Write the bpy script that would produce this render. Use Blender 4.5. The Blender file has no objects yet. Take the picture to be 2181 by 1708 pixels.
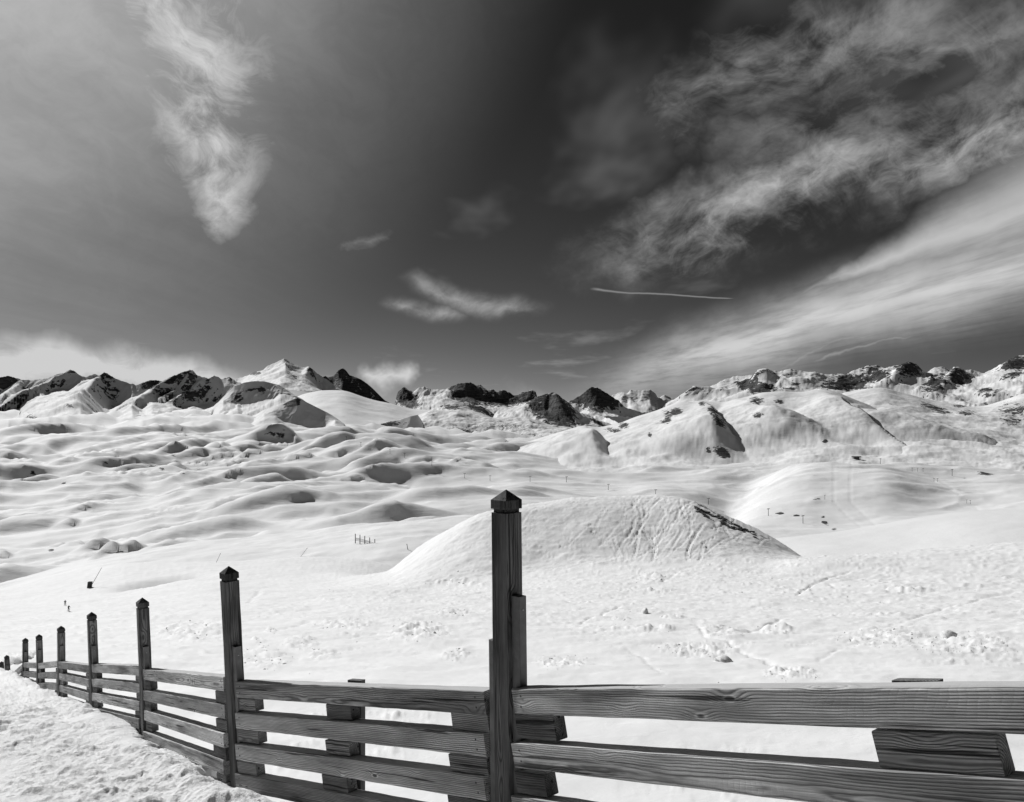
import bpy, bmesh, math, random
import numpy as np
from mathutils import Vector, Matrix

random.seed(7)
SC = bpy.context.scene
COL = SC.collection
# ------------------------------------------------------------------ camera
# the eye is the world origin; picture coordinates of the photo scaled to 2181 px width
F, CX, HZ = 1663.0, 1090.5, 900.0
cam_d = bpy.data.cameras.new('camera'); cam = bpy.data.objects.new('camera', cam_d); COL.objects.link(cam)
cam.rotation_euler = (math.radians(90), 0, 0)
cam_d.sensor_width = 36.0; cam_d.lens = 36.0 * F / 2181.0
cam_d.shift_y = (HZ - 854.0) / 2181.0
cam_d.clip_start = 0.1; cam_d.clip_end = 80000.0
SC.camera = cam
# ------------------------------------------------------------------ view
SC.view_settings.view_transform = 'Standard'; SC.view_settings.look = 'None'
SC.view_settings.gamma = 1.0; SC.view_settings.exposure = 0.0; SC.view_settings.use_curve_mapping = False
SC.cycles.max_bounces = 4; SC.cycles.diffuse_bounces = 2
# ------------------------------------------------------------------ sun
SUN_EL = math.radians(35.0); SUN_AZ = math.radians(-42.0)          # azimuth from +Y towards +X
SUN_DIR = Vector((math.sin(SUN_AZ) * math.cos(SUN_EL), math.cos(SUN_AZ) * math.cos(SUN_EL), math.sin(SUN_EL)))
sl = bpy.data.lights.new('sun', 'SUN'); so = bpy.data.objects.new('sun', sl); COL.objects.link(so)
sl.energy = 3.9; sl.angle = math.radians(0.5); sl.color = (1, 1, 1)
so.rotation_euler = (-SUN_DIR).to_track_quat('-Z', 'Y').to_euler(); so.location = SUN_DIR * 100

# ------------------------------------------------------------------ node helper
class NT:
    def __init__(s, tree): s.t = tree; s.n = tree.nodes; s.l = tree.links
    def put(s, sock, v):
        if v is None: return
        if isinstance(v, bpy.types.NodeSocket): s.l.new(v, sock)
        else: sock.default_value = v
    def m(s, op, a, b=None, c=None, clamp=False):
        n = s.n.new('ShaderNodeMath'); n.operation = op; n.use_clamp = clamp
        s.put(n.inputs[0], a); s.put(n.inputs[1], b); s.put(n.inputs[2], c); return n.outputs[0]
    def v(s, op, a, b=None, scale=None):
        n = s.n.new('ShaderNodeVectorMath'); n.operation = op
        s.put(n.inputs[0], a); s.put(n.inputs[1], b)
        if scale is not None: s.put(n.inputs['Scale'], scale)
        return n.outputs['Value'] if op in ('LENGTH', 'DOT_PRODUCT', 'DISTANCE') else n.outputs[0]
    def comb(s, x, y, z):
        n = s.n.new('ShaderNodeCombineXYZ'); s.put(n.inputs[0], x); s.put(n.inputs[1], y); s.put(n.inputs[2], z); return n.outputs[0]
    def sep(s, v):
        n = s.n.new('ShaderNodeSeparateXYZ'); s.put(n.inputs[0], v); return n.outputs
    def noise(s, vec, scale, detail=4, rough=0.55, dist=0.0, color=False):
        n = s.n.new('ShaderNodeTexNoise'); s.put(n.inputs['Vector'], vec); s.put(n.inputs['Scale'], scale)
        n.inputs['Detail'].default_value = detail; n.inputs['Roughness'].default_value = rough
        n.inputs['Distortion'].default_value = dist
        return n.outputs['Color' if color else 'Fac']
    def ss(s, v, a, b, lo=0.0, hi=1.0):
        n = s.n.new('ShaderNodeMapRange'); n.interpolation_type = 'SMOOTHSTEP'
        s.put(n.inputs[0], v); s.put(n.inputs[1], a); s.put(n.inputs[2], b); s.put(n.inputs[3], lo); s.put(n.inputs[4], hi); return n.outputs[0]
    def mix(s, f, a, b):
        n = s.n.new('ShaderNodeMix'); n.data_type = 'FLOAT'
        s.put(n.inputs[0], f); s.put(n.inputs[2], a); s.put(n.inputs[3], b); return n.outputs[0]
    def bump(s, h, strength, dist):
        n = s.n.new('ShaderNodeBump'); s.put(n.inputs['Height'], h)
        n.inputs['Strength'].default_value = strength; n.inputs['Distance'].default_value = dist; return n.outputs[0]

# ------------------------------------------------------------------ sky: a black-and-white red-filter sky with cirrus
W = bpy.data.worlds.new('World'); SC.world = W; W.use_nodes = True
W.cycles.sampling_method = 'NONE'
N = NT(W.node_tree)
for n in list(N.n): N.n.remove(n)
sky = N.n.new('ShaderNodeTexSky'); sky.sky_type = 'NISHITA'; sky.sun_disc = False
sky.sun_elevation = SUN_EL; sky.sun_rotation = SUN_AZ
sky.altitude = 2700; sky.air_density = 1.0; sky.dust_density = 1.6; sky.ozone_density = 1.0
sepc = N.n.new('ShaderNodeSeparateColor'); N.l.new(sky.outputs[0], sepc.inputs[0])
red = sepc.outputs[0]
tc = N.n.new('ShaderNodeTexCoord'); D = tc.outputs['Generated']
dx, dy, dz = N.sep(D)
az = N.m('ARCTAN2', dx, dy); el = N.m('ARCSINE', dz)
zz = N.m('MAXIMUM', dz, 0.035)
pl = N.comb(N.m('DIVIDE', dx, zz), N.m('DIVIDE', dy, zz), 0.0)      # position on a flat cloud deck
sph = N.comb(az, el, 0.0)
w1 = N.noise(D, 5.0, 3, 0.6, color=True); w2 = N.noise(D, 16.0, 4, 0.62, color=True)
warp = N.v('ADD', N.v('SCALE', N.v('SUBTRACT', w1, (.5, .5, .5)), scale=0.16), N.v('SCALE', N.v('SUBTRACT', w2, (.5, .5, .5)), scale=0.075))
def ae(p):
    u, w = (p[0] - CX) / F, (HZ - p[1]) / F
    return (math.atan(u), math.atan(w / math.sqrt(1 + u * u)))
WS = {}
def wsp(k):
    if k not in WS: WS[k] = N.sep(N.v('ADD', sph, N.v('SCALE', warp, scale=k)))
    return WS[k]
def curve(inp, pts):
    n = N.n.new('ShaderNodeFloatCurve'); c = n.mapping.curves[0]
    pts = sorted(pts)
    while len(c.points) < len(pts): c.points.new(.5, .5)
    for p, (a, b) in zip(c.points, pts): p.location = (a, b); p.handle_type = 'AUTO_CLAMPED'
    n.mapping.use_clip = False; n.mapping.update(); N.put(n.inputs['Value'], inp); return n.outputs[0]
NORM = {}
def chain(pts, inten, soft=1.0, vertical=False, ef=.3):
    """a cloud band that follows a centre line across the sky: direction (azimuth, elevation) and half-width per point"""
    soft = {True: .3, False: 1.0, None: .06}.get(soft, soft) if isinstance(soft, (bool, type(None))) else soft
    A = [ae(p) + (p[2] / F,) for p in pts]
    ax, ay = (1, 0) if vertical else (0, 1)
    A.sort(key=lambda q: q[ax])
    x0, x1 = A[0][ax] - A[0][2], A[-1][ax] + A[-1][2]
    W_ = wsp(soft); a_, b_ = W_[ax], W_[ay]
    tn = N.m('DIVIDE', N.m('SUBTRACT', a_, x0), x1 - x0)
    f = lambda v: (v - x0) / (x1 - x0)
    cen = curve(tn, [(0, A[0][ay] + .5)] + [(f(q[ax]), q[ay] + .5) for q in A] + [(1, A[-1][ay] + .5)])
    wid = curve(tn, [(0, .0004)] + [(f(q[ax]), q[2] * 2) for q in A] + [(1, .0004)])
    d_ = N.m('DIVIDE', N.m('ABSOLUTE', N.m('SUBTRACT', b_, N.m('SUBTRACT', cen, .5))), N.m('MULTIPLY', N.m('MAXIMUM', wid, .0003), .5))
    ins = N.m('LESS_THAN', N.m('ABSOLUTE', N.m('SUBTRACT', tn, .5)), .5)
    ends = N.m('MULTIPLY', N.ss(tn, 0.0, ef), N.ss(tn, 1.0, 1.0 - ef))
    return N.m('MULTIPLY', N.m('MULTIPLY', N.m('POWER', N.ss(d_, 1.7, -0.3), 1.5), inten * 1.15), N.m('MULTIPLY', ins, ends))
soft_ = [chain([(1180, 845, 30), (1500, 745, 75), (1850, 655, 85), (2200, 555, 95), (2700, 400, 110)], 1.0, True),
         chain([(1560, 660, 2), (1800, 590, 22), (2200, 440, 115), (2700, 250, 150)], 0.8, True),
         chain([(1560, 800, 7), (1800, 735, 10), (2250, 625, 12)], 0.42, True),
         chain([(1700, 775, 4), (2000, 712, 7)], 0.4, True)]
puffy = [chain([(1180, 555, 18), (1330, 515, 62), (1500, 455, 75), (1700, 385, 80), (2000, 340, 110), (2500, 230, 150)], 0.72),
         chain([(1350, 260, 70), (1650, 130, 95), (1900, 110, 100), (2250, 40, 110)], 0.42),
         chain([(1500, 330, 60), (1900, 250, 90), (2200, 200, 90)], 0.3),
         chain([(800, 646, 8), (870, 658, 15), (950, 668, 16), (1010, 674, 8)], 0.5, .22), chain([(850, 606, 12), (930, 628, 20), (1030, 652, 22), (1190, 644, 8)], 0.5, .3),
         chain([(700, 528, 16), (860, 518, 16)], 0.25, .4)]
leftc = chain([(300, -300, 240), (380, 0, 230), (425, 170, 205), (430, 300, 160), (465, 430, 95)], 1.15, .6, True, .12)
low = [chain([(-700, 770, 70), (0, 768, 58), (180, 776, 52), (350, 795, 46), (640, 822, 30)], 1.4, .5, ef=.16),
       chain([(740, 800, 30), (880, 835, 40)], 1.0), chain([(1130, 870, 30), (1330, 840, 25)], 0.4)]
cs, sn = math.cos(0.12), math.sin(0.12)
px_, py_, _ = N.sep(pl)
st = N.comb(N.m('MULTIPLY', px_, 1.5), N.m('MULTIPLY', py_, 0.32), 3.0)
streak = N.noise(st, 1.5, 5, 0.6)
tuft_unused = None and N.noise(N.v('ADD', N.v('MULTIPLY', pl, (1.0, 0.55, 1)), N.v('SCALE', w2, scale=1.0)), 2.6, 5, 0.62)
tuft2 = N.noise(N.v('ADD', N.v('MULTIPLY', D, (1, 1, 1.9)), N.v('SCALE', w1, scale=0.35)), 8.0, 7, 0.7)
def mx(lst):
    o = lst[0]
    for c in lst[1:]: o = N.m('MAXIMUM', o, c)
    return o
q35 = N.v('ADD', sph, N.v('SCALE', warp, scale=.35))
rot = lambda a: N.comb(N.v('DOT_PRODUCT', q35, (math.cos(a) * 5, math.sin(a) * 5, 0)), N.v('DOT_PRODUCT', q35, (-math.sin(a) * 15, math.cos(a) * 15, 0)), 1.7)
bandn = N.noise(rot(.36), 1.0, 5, 0.62)
dsoft = N.m('MULTIPLY', mx(soft_), N.ss(streak, 0.22, 0.62, 0.45, 1.0))
dpuff = N.m('MULTIPLY', mx(puffy), N.ss(N.m('ADD', N.m('MULTIPLY', tuft2, 0.45), N.m('MULTIPLY', bandn, 0.55)), 0.36, 0.66, 0.0, 1.2))
dleft = N.m('MULTIPLY', leftc, N.ss(N.m('ADD', N.m('MULTIPLY', tuft2, 0.8), N.m('MULTIPLY', streak, 0.2)), 0.3, 0.66, 0.22, 0.95))
dlow = N.m('MULTIPLY', mx(low), N.ss(tuft2, 0.3, 0.55, 0.55, 1.0))
sdot = N.v('DOT_PRODUCT', D, tuple(SUN_DIR))
veil = N.m('MULTIPLY', N.m('ADD', N.m('MULTIPLY', N.ss(sdot, 0.76, 1.02), 0.44), N.m('MULTIPLY', N.ss(sdot, 0.87, 1.0), 0.34)), N.ss(N.m('ADD', N.m('MULTIPLY', tuft2, .5), N.m('MULTIPLY', streak, .5)), 0.3, 0.7, 0.72, 1.08))
con = chain([(1258, 614, 3.4), (1300, 619, 2.6), (1420, 625, 2.0), (1570, 632, 1.2)], 0.34, 0.05, ef=.08)
# wisps elsewhere on the cloud deck, all round the sky
gen = N.m('MULTIPLY', N.ss(N.noise(N.comb(N.m('MULTIPLY', px_, .5), N.m('MULTIPLY', py_, .2), 9.0), 1.0, 5, .6), 0.56, 0.75), 0.22)
dens = N.m('MAXIMUM', mx([dsoft, dleft, dpuff, dlow, veil, gen]), con, clamp=True)
cloud_r = 0.62
skyv = N.m('MULTIPLY', N.m('POWER', N.m('MULTIPLY', red, 0.1), 1.6), 0.36)
skyv = N.m('MAXIMUM', skyv, 0.008)
val = N.mix(dens, skyv, cloud_r)
val = N.mix(N.ss(dz, -0.01, 0.0), 0.10, val)
bg = N.n.new('ShaderNodeBackground'); N.l.new(N.comb(val, val, val), bg.inputs[0]); bg.inputs[1].default_value = 1.0
wo = N.n.new('ShaderNodeOutputWorld'); N.l.new(bg.outputs[0], wo.inputs[0])

# ------------------------------------------------------------------ numpy noise
_rng = np.random.RandomState(11)
_PERM = np.concatenate([_rng.permutation(512)] * 2).astype(np.int64)
_ANG = _rng.rand(512) * 2 * np.pi
_GX, _GY = np.cos(_ANG), np.sin(_ANG)
def perlin(x, y, seed=0):
    x = np.asarray(x, float) + seed * 17.31; y = np.asarray(y, float) + seed * 7.77
    xi = np.floor(x).astype(np.int64); yi = np.floor(y).astype(np.int64)
    xf = x - xi; yf = y - yi
    u = xf * xf * xf * (xf * (xf * 6 - 15) + 10); v = yf * yf * yf * (yf * (yf * 6 - 15) + 10)
    def g(ix, iy, fx, fy):
        h = _PERM[_PERM[ix & 511] + (iy & 511)]
        return _GX[h] * fx + _GY[h] * fy
    a = g(xi, yi, xf, yf); b = g(xi + 1, yi, xf - 1, yf)
    c = g(xi, yi + 1, xf, yf - 1); d = g(xi + 1, yi + 1, xf - 1, yf - 1)
    return ((a + u * (b - a)) * (1 - v) + (c + u * (d - c)) * v) * 1.5
def fbm(x, y, o=5, g=0.5, seed=0):
    s = 0; a = 1.0; t = 0
    for i in range(o):
        s = s + a * perlin(x * 2 ** i, y * 2 ** i, seed + i * 3); t += a; a *= g
    return s / t
def ridged(x, y, o=5, g=0.5, seed=0):
    s = 0; a = 1.0; t = 0
    for i in range(o):
        s = s + a * (1 - 2 * np.abs(perlin(x * 2 ** i, y * 2 ** i, seed + i * 3))); t += a; a *= g
    return s / t
def sstep(v, a, b):
    t = np.clip((v - a) / (b - a), 0, 1); return t * t * (3 - 2 * t)
def pchip(xk, yk, x):
    xk = np.asarray(xk, float); yk = np.asarray(yk, float); x = np.clip(x, xk[0], xk[-1])
    h = np.diff(xk); dl = np.diff(yk) / h; n = len(xk)
    m = np.zeros(n); m[0] = dl[0]; m[-1] = dl[-1]
    for i in range(1, n - 1):
        if dl[i - 1] * dl[i] > 0:
            a, b = 2 * h[i] + h[i - 1], h[i] + 2 * h[i - 1]
            m[i] = (a + b) / (a / dl[i - 1] + b / dl[i])
    k = np.clip(np.searchsorted(xk, x) - 1, 0, n - 2); t = (x - xk[k]) / h[k]
    return ((1 + 2 * t) * (1 - t) ** 2 * yk[k] + t * (1 - t) ** 2 * h[k] * m[k] + t * t * (3 - 2 * t) * yk[k + 1] + t * t * (t - 1) * h[k] * m[k + 1])

# picture crops in which the ridges were measured -> picture coordinates
def C(n, pts):
    ox, oy = {1: (0, 820), 2: (850, 860), 3: (1660, 860), 4: (0, 1080), 5: (850, 1080), 6: (1660, 1080)}[n]
    return [((ox + p[0] / 2.4233) / 1.17377, (oy + p[1] / 2.4233) / 1.17377) for p in pts]
def at(px, row, d): return Vector(((px - CX) / F * d, d, (HZ - row) / F * d))

# ------------------------------------------------------------------ materials
MATS = {}
def newmat(name):
    m = bpy.data.materials.new(name); m.use_nodes = True; MATS[name] = m
    t = NT(m.node_tree)
    for n in list(t.n): t.n.remove(n)
    out = t.n.new('ShaderNodeOutputMaterial'); p = t.n.new('ShaderNodeBsdfPrincipled'); t.l.new(p.outputs[0], out.inputs[0])
    return m, t, p
def setcol(t, p, val): t.l.new(t.comb(val, val, val), p.inputs['Base Color'])

def snow_mat(name, scale, bump_d, bump_s):
    m, t, p = newmat(name)
    g = t.n.new('ShaderNodeNewGeometry').outputs['Position']
    n1 = t.noise(g, scale, 6, 0.6); n2 = t.noise(g, scale * 9, 4, 0.6)
    setcol(t, p, t.ss(n1, 0.3, 0.7, 0.82, 0.9))
    p.inputs['Roughness'].default_value = 0.55
    p.inputs['Specular IOR Level'].default_value = 0.25
    h = t.m('ADD', n1, t.m('MULTIPLY', n2, 0.35))
    t.l.new(t.bump(h, bump_s, bump_d), p.inputs['Normal'])
    return m
snow_mat('snow_near', 10.0, 0.045, 0.8)
snow_mat('snow_slope', 1.6, 0.12, 0.35)
def terrain_mat(name, sc, bumpd, sb=0.06):
    m, t, p = newmat(name)
    g = t.n.new('ShaderNodeNewGeometry').outputs['Position']
    a = t.n.new('ShaderNodeAttribute'); a.attribute_name = 'rock'
    n1 = t.noise(t.v('MULTIPLY', g, (1, 1, 1.6)), sc, 6, 0.65, 0.5); n2 = t.noise(g, sc * 0.23, 5, 0.6)
    n3 = t.noise(t.v('MULTIPLY', g, (0.35, 0.35, 3.0)), sc * 1.3, 5, 0.65)
    f = t.m('ADD', a.outputs['Fac'], t.m('ADD', t.m('MULTIPLY', t.m('SUBTRACT', n1, 0.5), 1.5), t.m('MULTIPLY', t.m('SUBTRACT', n2, 0.5), 0.8)))
    rk = t.ss(f, 0.46, 0.54)
    snow = t.ss(n2, 0.3, 0.7, 0.82, 0.9)
    rock = t.ss(t.m('ADD', t.m('MULTIPLY', n3, .6), t.m('MULTIPLY', n1, .4)), 0.35, 0.65, 0.022, 0.11)
    setcol(t, p, t.mix(rk, snow, rock))
    p.inputs['Roughness'].default_value = 0.75
    p.inputs['Specular IOR Level'].default_value = 0.15
    h = t.m('MULTIPLY', t.m('ADD', n1, t.m('MULTIPLY', n3, .8)), t.mix(rk, sb, 1.0))
    t.l.new(t.bump(h, 0.8, bumpd), p.inputs['Normal'])
    return m
terrain_mat('alpine', 0.024, 16.0, .10)
terrain_mat('alpine_mid', 0.07, 3.5, .16)
terrain_mat('near_slope', 1.4, 0.14, 0.2)

def wood_mat(name, lo, hi, ring, top=.5):
    m, t, p = newmat(name)
    tc = t.n.new('ShaderNodeTexCoord'); oi = t.n.new('ShaderNodeObjectInfo')
    rnd = oi.outputs['Random']
    off = t.comb(t.m('MULTIPLY', rnd, 37.0), t.m('MULTIPLY', rnd, 91.0), t.m('MULTIPLY', rnd, 53.0))
    o = tc.outputs['Object']
    q = t.v('ADD', o, off)
    # knots
    vo = t.n.new('ShaderNodeTexVoronoi'); vo.feature = 'F1'; t.put(vo.inputs['Vector'], t.v('MULTIPLY', q, (1.0, 2.6, 2.6)))
    vo.inputs['Scale'].default_value = 2.6; vo.inputs['Randomness'].default_value = 1.0
    kd = vo.outputs['Distance']
    kn = t.ss(kd, 0.34, 0.0)
    knot = t.ss(kd, 0.085, 0.05)
    kring = t.m('MULTIPLY', t.ss(kd, 0.12, 0.09), t.ss(kd, 0.05, 0.085))
    # growth rings: distance from a wandering pith line
    wob = t.noise(t.v('MULTIPLY', q, (0.8, 2, 2)), 1.6, 4, 0.5, color=True)
    ox, oy, oz = t.sep(o)
    wx, wy, wz = t.sep(wob)
    pith = t.m('MULTIPLY_ADD', rnd, 0.10, -0.01)
    yy = t.m('ADD', t.m('SUBTRACT', oy, pith), t.m('MULTIPLY_ADD', wx, 0.05, -0.025))
    z2 = t.m('ADD', t.m('SUBTRACT', oz, t.m('MULTIPLY_ADD', t.m('FRACT', t.m('MULTIPLY', rnd, 7.3)), 0.12, -0.06)), t.m('MULTIPLY_ADD', wy, 0.05, -0.025))
    r = t.m('SQRT', t.m('ADD', t.m('MULTIPLY', yy, yy), t.m('MULTIPLY', z2, z2)))
    r = t.m('ADD', r, t.m('MULTIPLY', kn, 0.022))
    rings = t.m('SINE', t.m('MULTIPLY', r, ring))
    rg = t.m('SUBTRACT', 1.0, t.m('POWER', t.m('MULTIPLY_ADD', rings, 0.5, 0.5), 2.5))
    fib = t.noise(t.v('MULTIPLY', q, (2.2, 95, 95)), 1.0, 4, 0.65)
    fib2 = t.noise(t.v('MULTIPLY', q, (6, 260, 260)), 1.0, 3, 0.6)
    blot = t.noise(t.v('MULTIPLY', q, (1.3, 6, 6)), 1.0, 5, 0.62)
    crack = t.ss(t.noise(t.v('MULTIPLY', q, (0.9, 42, 42)), 1.0, 2, 0.5, 0.4), 0.63, 0.69)
    saw = t.m('POWER', t.m('MULTIPLY_ADD', t.m('SINE', t.m('ADD', t.m('ADD', t.m('MULTIPLY', ox, 210.0), t.m('MULTIPLY', oz, 55.0)), t.m('MULTIPLY', wz, 60.0))), 0.5, 0.5), 6.0)
    sawm = t.m('MULTIPLY', saw, t.ss(blot, 0.45, 0.65))
    base = t.mix(blot, lo, hi)
    base = t.mix(t.ss(blot, 0.3, 0.7), lo, hi)
    base = t.m('MULTIPLY', base, t.mix(t.ss(blot, .3, .62, .35, .85), 1.0, t.m('MULTIPLY_ADD', rg, .85, .22)))
    base = t.m('MULTIPLY', base, t.m('MULTIPLY_ADD', fib, 1.3, 0.35))
    base = t.m('MULTIPLY', base, t.m('MULTIPLY_ADD', t.m('FRACT', t.m('MULTIPLY', rnd, 13.7)), 0.7, 0.6))
    base = t.m('MULTIPLY', base, t.m('MULTIPLY_ADD', knot, -0.75, 1.0))
    base = t.m('MULTIPLY', base, t.m('MULTIPLY_ADD', crack, -0.8, 1.0))
    base = t.m('MULTIPLY', base, t.m('MULTIPLY_ADD', kring, 0.5, 1.0))
    # upward faces take a separate tone; on rails it paints in sunlit brightness
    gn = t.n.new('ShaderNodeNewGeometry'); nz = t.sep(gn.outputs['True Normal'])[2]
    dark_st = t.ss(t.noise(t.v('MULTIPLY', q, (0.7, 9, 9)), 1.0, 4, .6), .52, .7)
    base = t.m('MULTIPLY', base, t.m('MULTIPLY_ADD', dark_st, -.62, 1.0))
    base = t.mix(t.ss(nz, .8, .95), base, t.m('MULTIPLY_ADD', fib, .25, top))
    setcol(t, p, base)
    p.inputs['Roughness'].default_value = 0.8; p.inputs['Specular IOR Level'].default_value = 0.2
    h = t.m('ADD', t.m('MULTIPLY', rg, 0.9), t.m('ADD', t.m('MULTIPLY', fib, 0.9), t.m('MULTIPLY', fib2, 0.3)))
    h = t.m('SUBTRACT', h, t.m('ADD', t.m('MULTIPLY', crack, 1.6), t.m('MULTIPLY', sawm, 0.12)))
    t.l.new(t.bump(h, 0.9, 0.0035), p.inputs['Normal'])
    return m
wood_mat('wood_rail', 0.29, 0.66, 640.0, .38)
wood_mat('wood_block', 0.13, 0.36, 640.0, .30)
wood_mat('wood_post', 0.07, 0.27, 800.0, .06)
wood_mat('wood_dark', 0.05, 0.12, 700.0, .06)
def plain_mat(name, a, b, sc, rough=0.7, metal=0.0):
    m, t, p = newmat(name)
    tc = t.n.new('ShaderNodeTexCoord')
    n = t.noise(tc.outputs['Object'], sc, 5, 0.6)
    setcol(t, p, t.ss(n, 0.3, 0.7, a, b)); p.inputs['Roughness'].default_value = rough; p.inputs['Metallic'].default_value = metal
    t.l.new(t.bump(n, 0.3, 0.01), p.inputs['Normal'])
plain_mat('batten_paint', 0.13, 0.19, 14.0, 0.6)
plain_mat('dark_metal', 0.03, 0.07, 3.0, 0.5)
plain_mat('steel', 0.45, 0.6, 20.0, 0.35, 0.8)
plain_mat('dark_cloth', 0.02, 0.05, 9.0, 0.9)
plain_mat('grey_cloth', 0.08, 0.14, 9.0, 0.9)
plain_mat('skin', 0.3, 0.36, 9.0, 0.6)
plain_mat('boulder', 0.025, 0.10, 1.2, 0.85)

# ------------------------------------------------------------------ object helpers
def obj(name, mesh, mat=None, parent=None, matrix=None):
    o = bpy.data.objects.new(name, mesh); COL.objects.link(o)
    if mat and not mesh.materials: mesh.materials.append(MATS[mat])
    if parent: o.parent = parent
    if matrix is not None: o.matrix_local = matrix
    return o
def tag(o, label, cat, group=None):
    o['label'] = label; o['category'] = cat
    if group: o['group'] = group
    return o
def empty(name, loc=(0, 0, 0)):
    o = bpy.data.objects.new(name, None); COL.objects.link(o); o.location = loc; o.empty_display_size = 0.3; return o
def grid_mesh(name, P, rock=None):
    nr, nc = P.shape[:2]
    me = bpy.data.meshes.new(name)
    nv = nr * nc; me.vertices.add(nv); me.vertices.foreach_set('co', P.reshape(-1).astype(np.float32))
    i = np.arange(nr * nc).reshape(nr, nc)
    q = np.stack([i[:-1, :-1], i[:-1, 1:], i[1:, 1:], i[1:, :-1]], -1).reshape(-1, 4)
    nf = len(q); me.loops.add(nf * 4); me.polygons.add(nf)
    me.loops.foreach_set('vertex_index', q.reshape(-1).astype(np.int32))
    me.polygons.foreach_set('loop_start', (np.arange(nf) * 4).astype(np.int32))
    me.polygons.foreach_set('use_smooth', np.ones(nf, bool))
    me.update(calc_edges=True)
    if rock is not None:
        at_ = me.attributes.new('rock', 'FLOAT', 'POINT'); at_.data.foreach_set('value', rock.reshape(-1).astype(np.float32))
    return me

PROJ = []      # (name, px, row, depth, x, y, z) of every terrain vertex, to set things down on the ground
def extend(pts, x0, x1):
    pts = sorted(pts); 
    if pts[0][0] > x0: pts = [(x0, pts[0][1])] + pts
    if pts[-1][0] < x1: pts = pts + [(x1, pts[-1][1])]
    return pts
def val_at(pts, x, smooth):
    if np.isscalar(pts): return np.full_like(x, float(pts))
    p = sorted(pts); xs = [a for a, b in p]; ys = [b for a, b in p]
    return pchip(xs, ys, x) if smooth else np.interp(x, xs, ys)
def seg_dist(X, Y, a, b):
    ex, ey = b[0] - a[0], b[1] - a[1]; L2 = ex * ex + ey * ey + 1e-9
    t = np.clip(((X - a[0]) * ex + (Y - a[1]) * ey) / L2, 0, 1)
    qx, qy = X - (a[0] + t * ex), Y - (a[1] + t * ey)
    side = np.sign(ex * qy - ey * qx)
    return t, np.hypot(qx, qy), side
def blur(a, n):
    k = np.hanning(n + 2)[1:-1]; k /= k.sum(); p = np.pad(a, n, mode='edge'); return np.convolve(p, k, 'same')[n:-n]
def valley_row(px, d):
    rows = np.array([val_at(r, px, True) for _, r in val_lines]); ld = np.log([q for q, _ in val_lines])
    zs = (HZ - rows) / F * np.array([q for q, _ in val_lines])[:, None]
    dk = np.log(np.broadcast_to(np.asarray(d, float), px.shape))
    return np.array([HZ - np.interp(a, ld, zs[:, j]) / math.exp(a) * F for j, a in enumerate(dk)])
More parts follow.
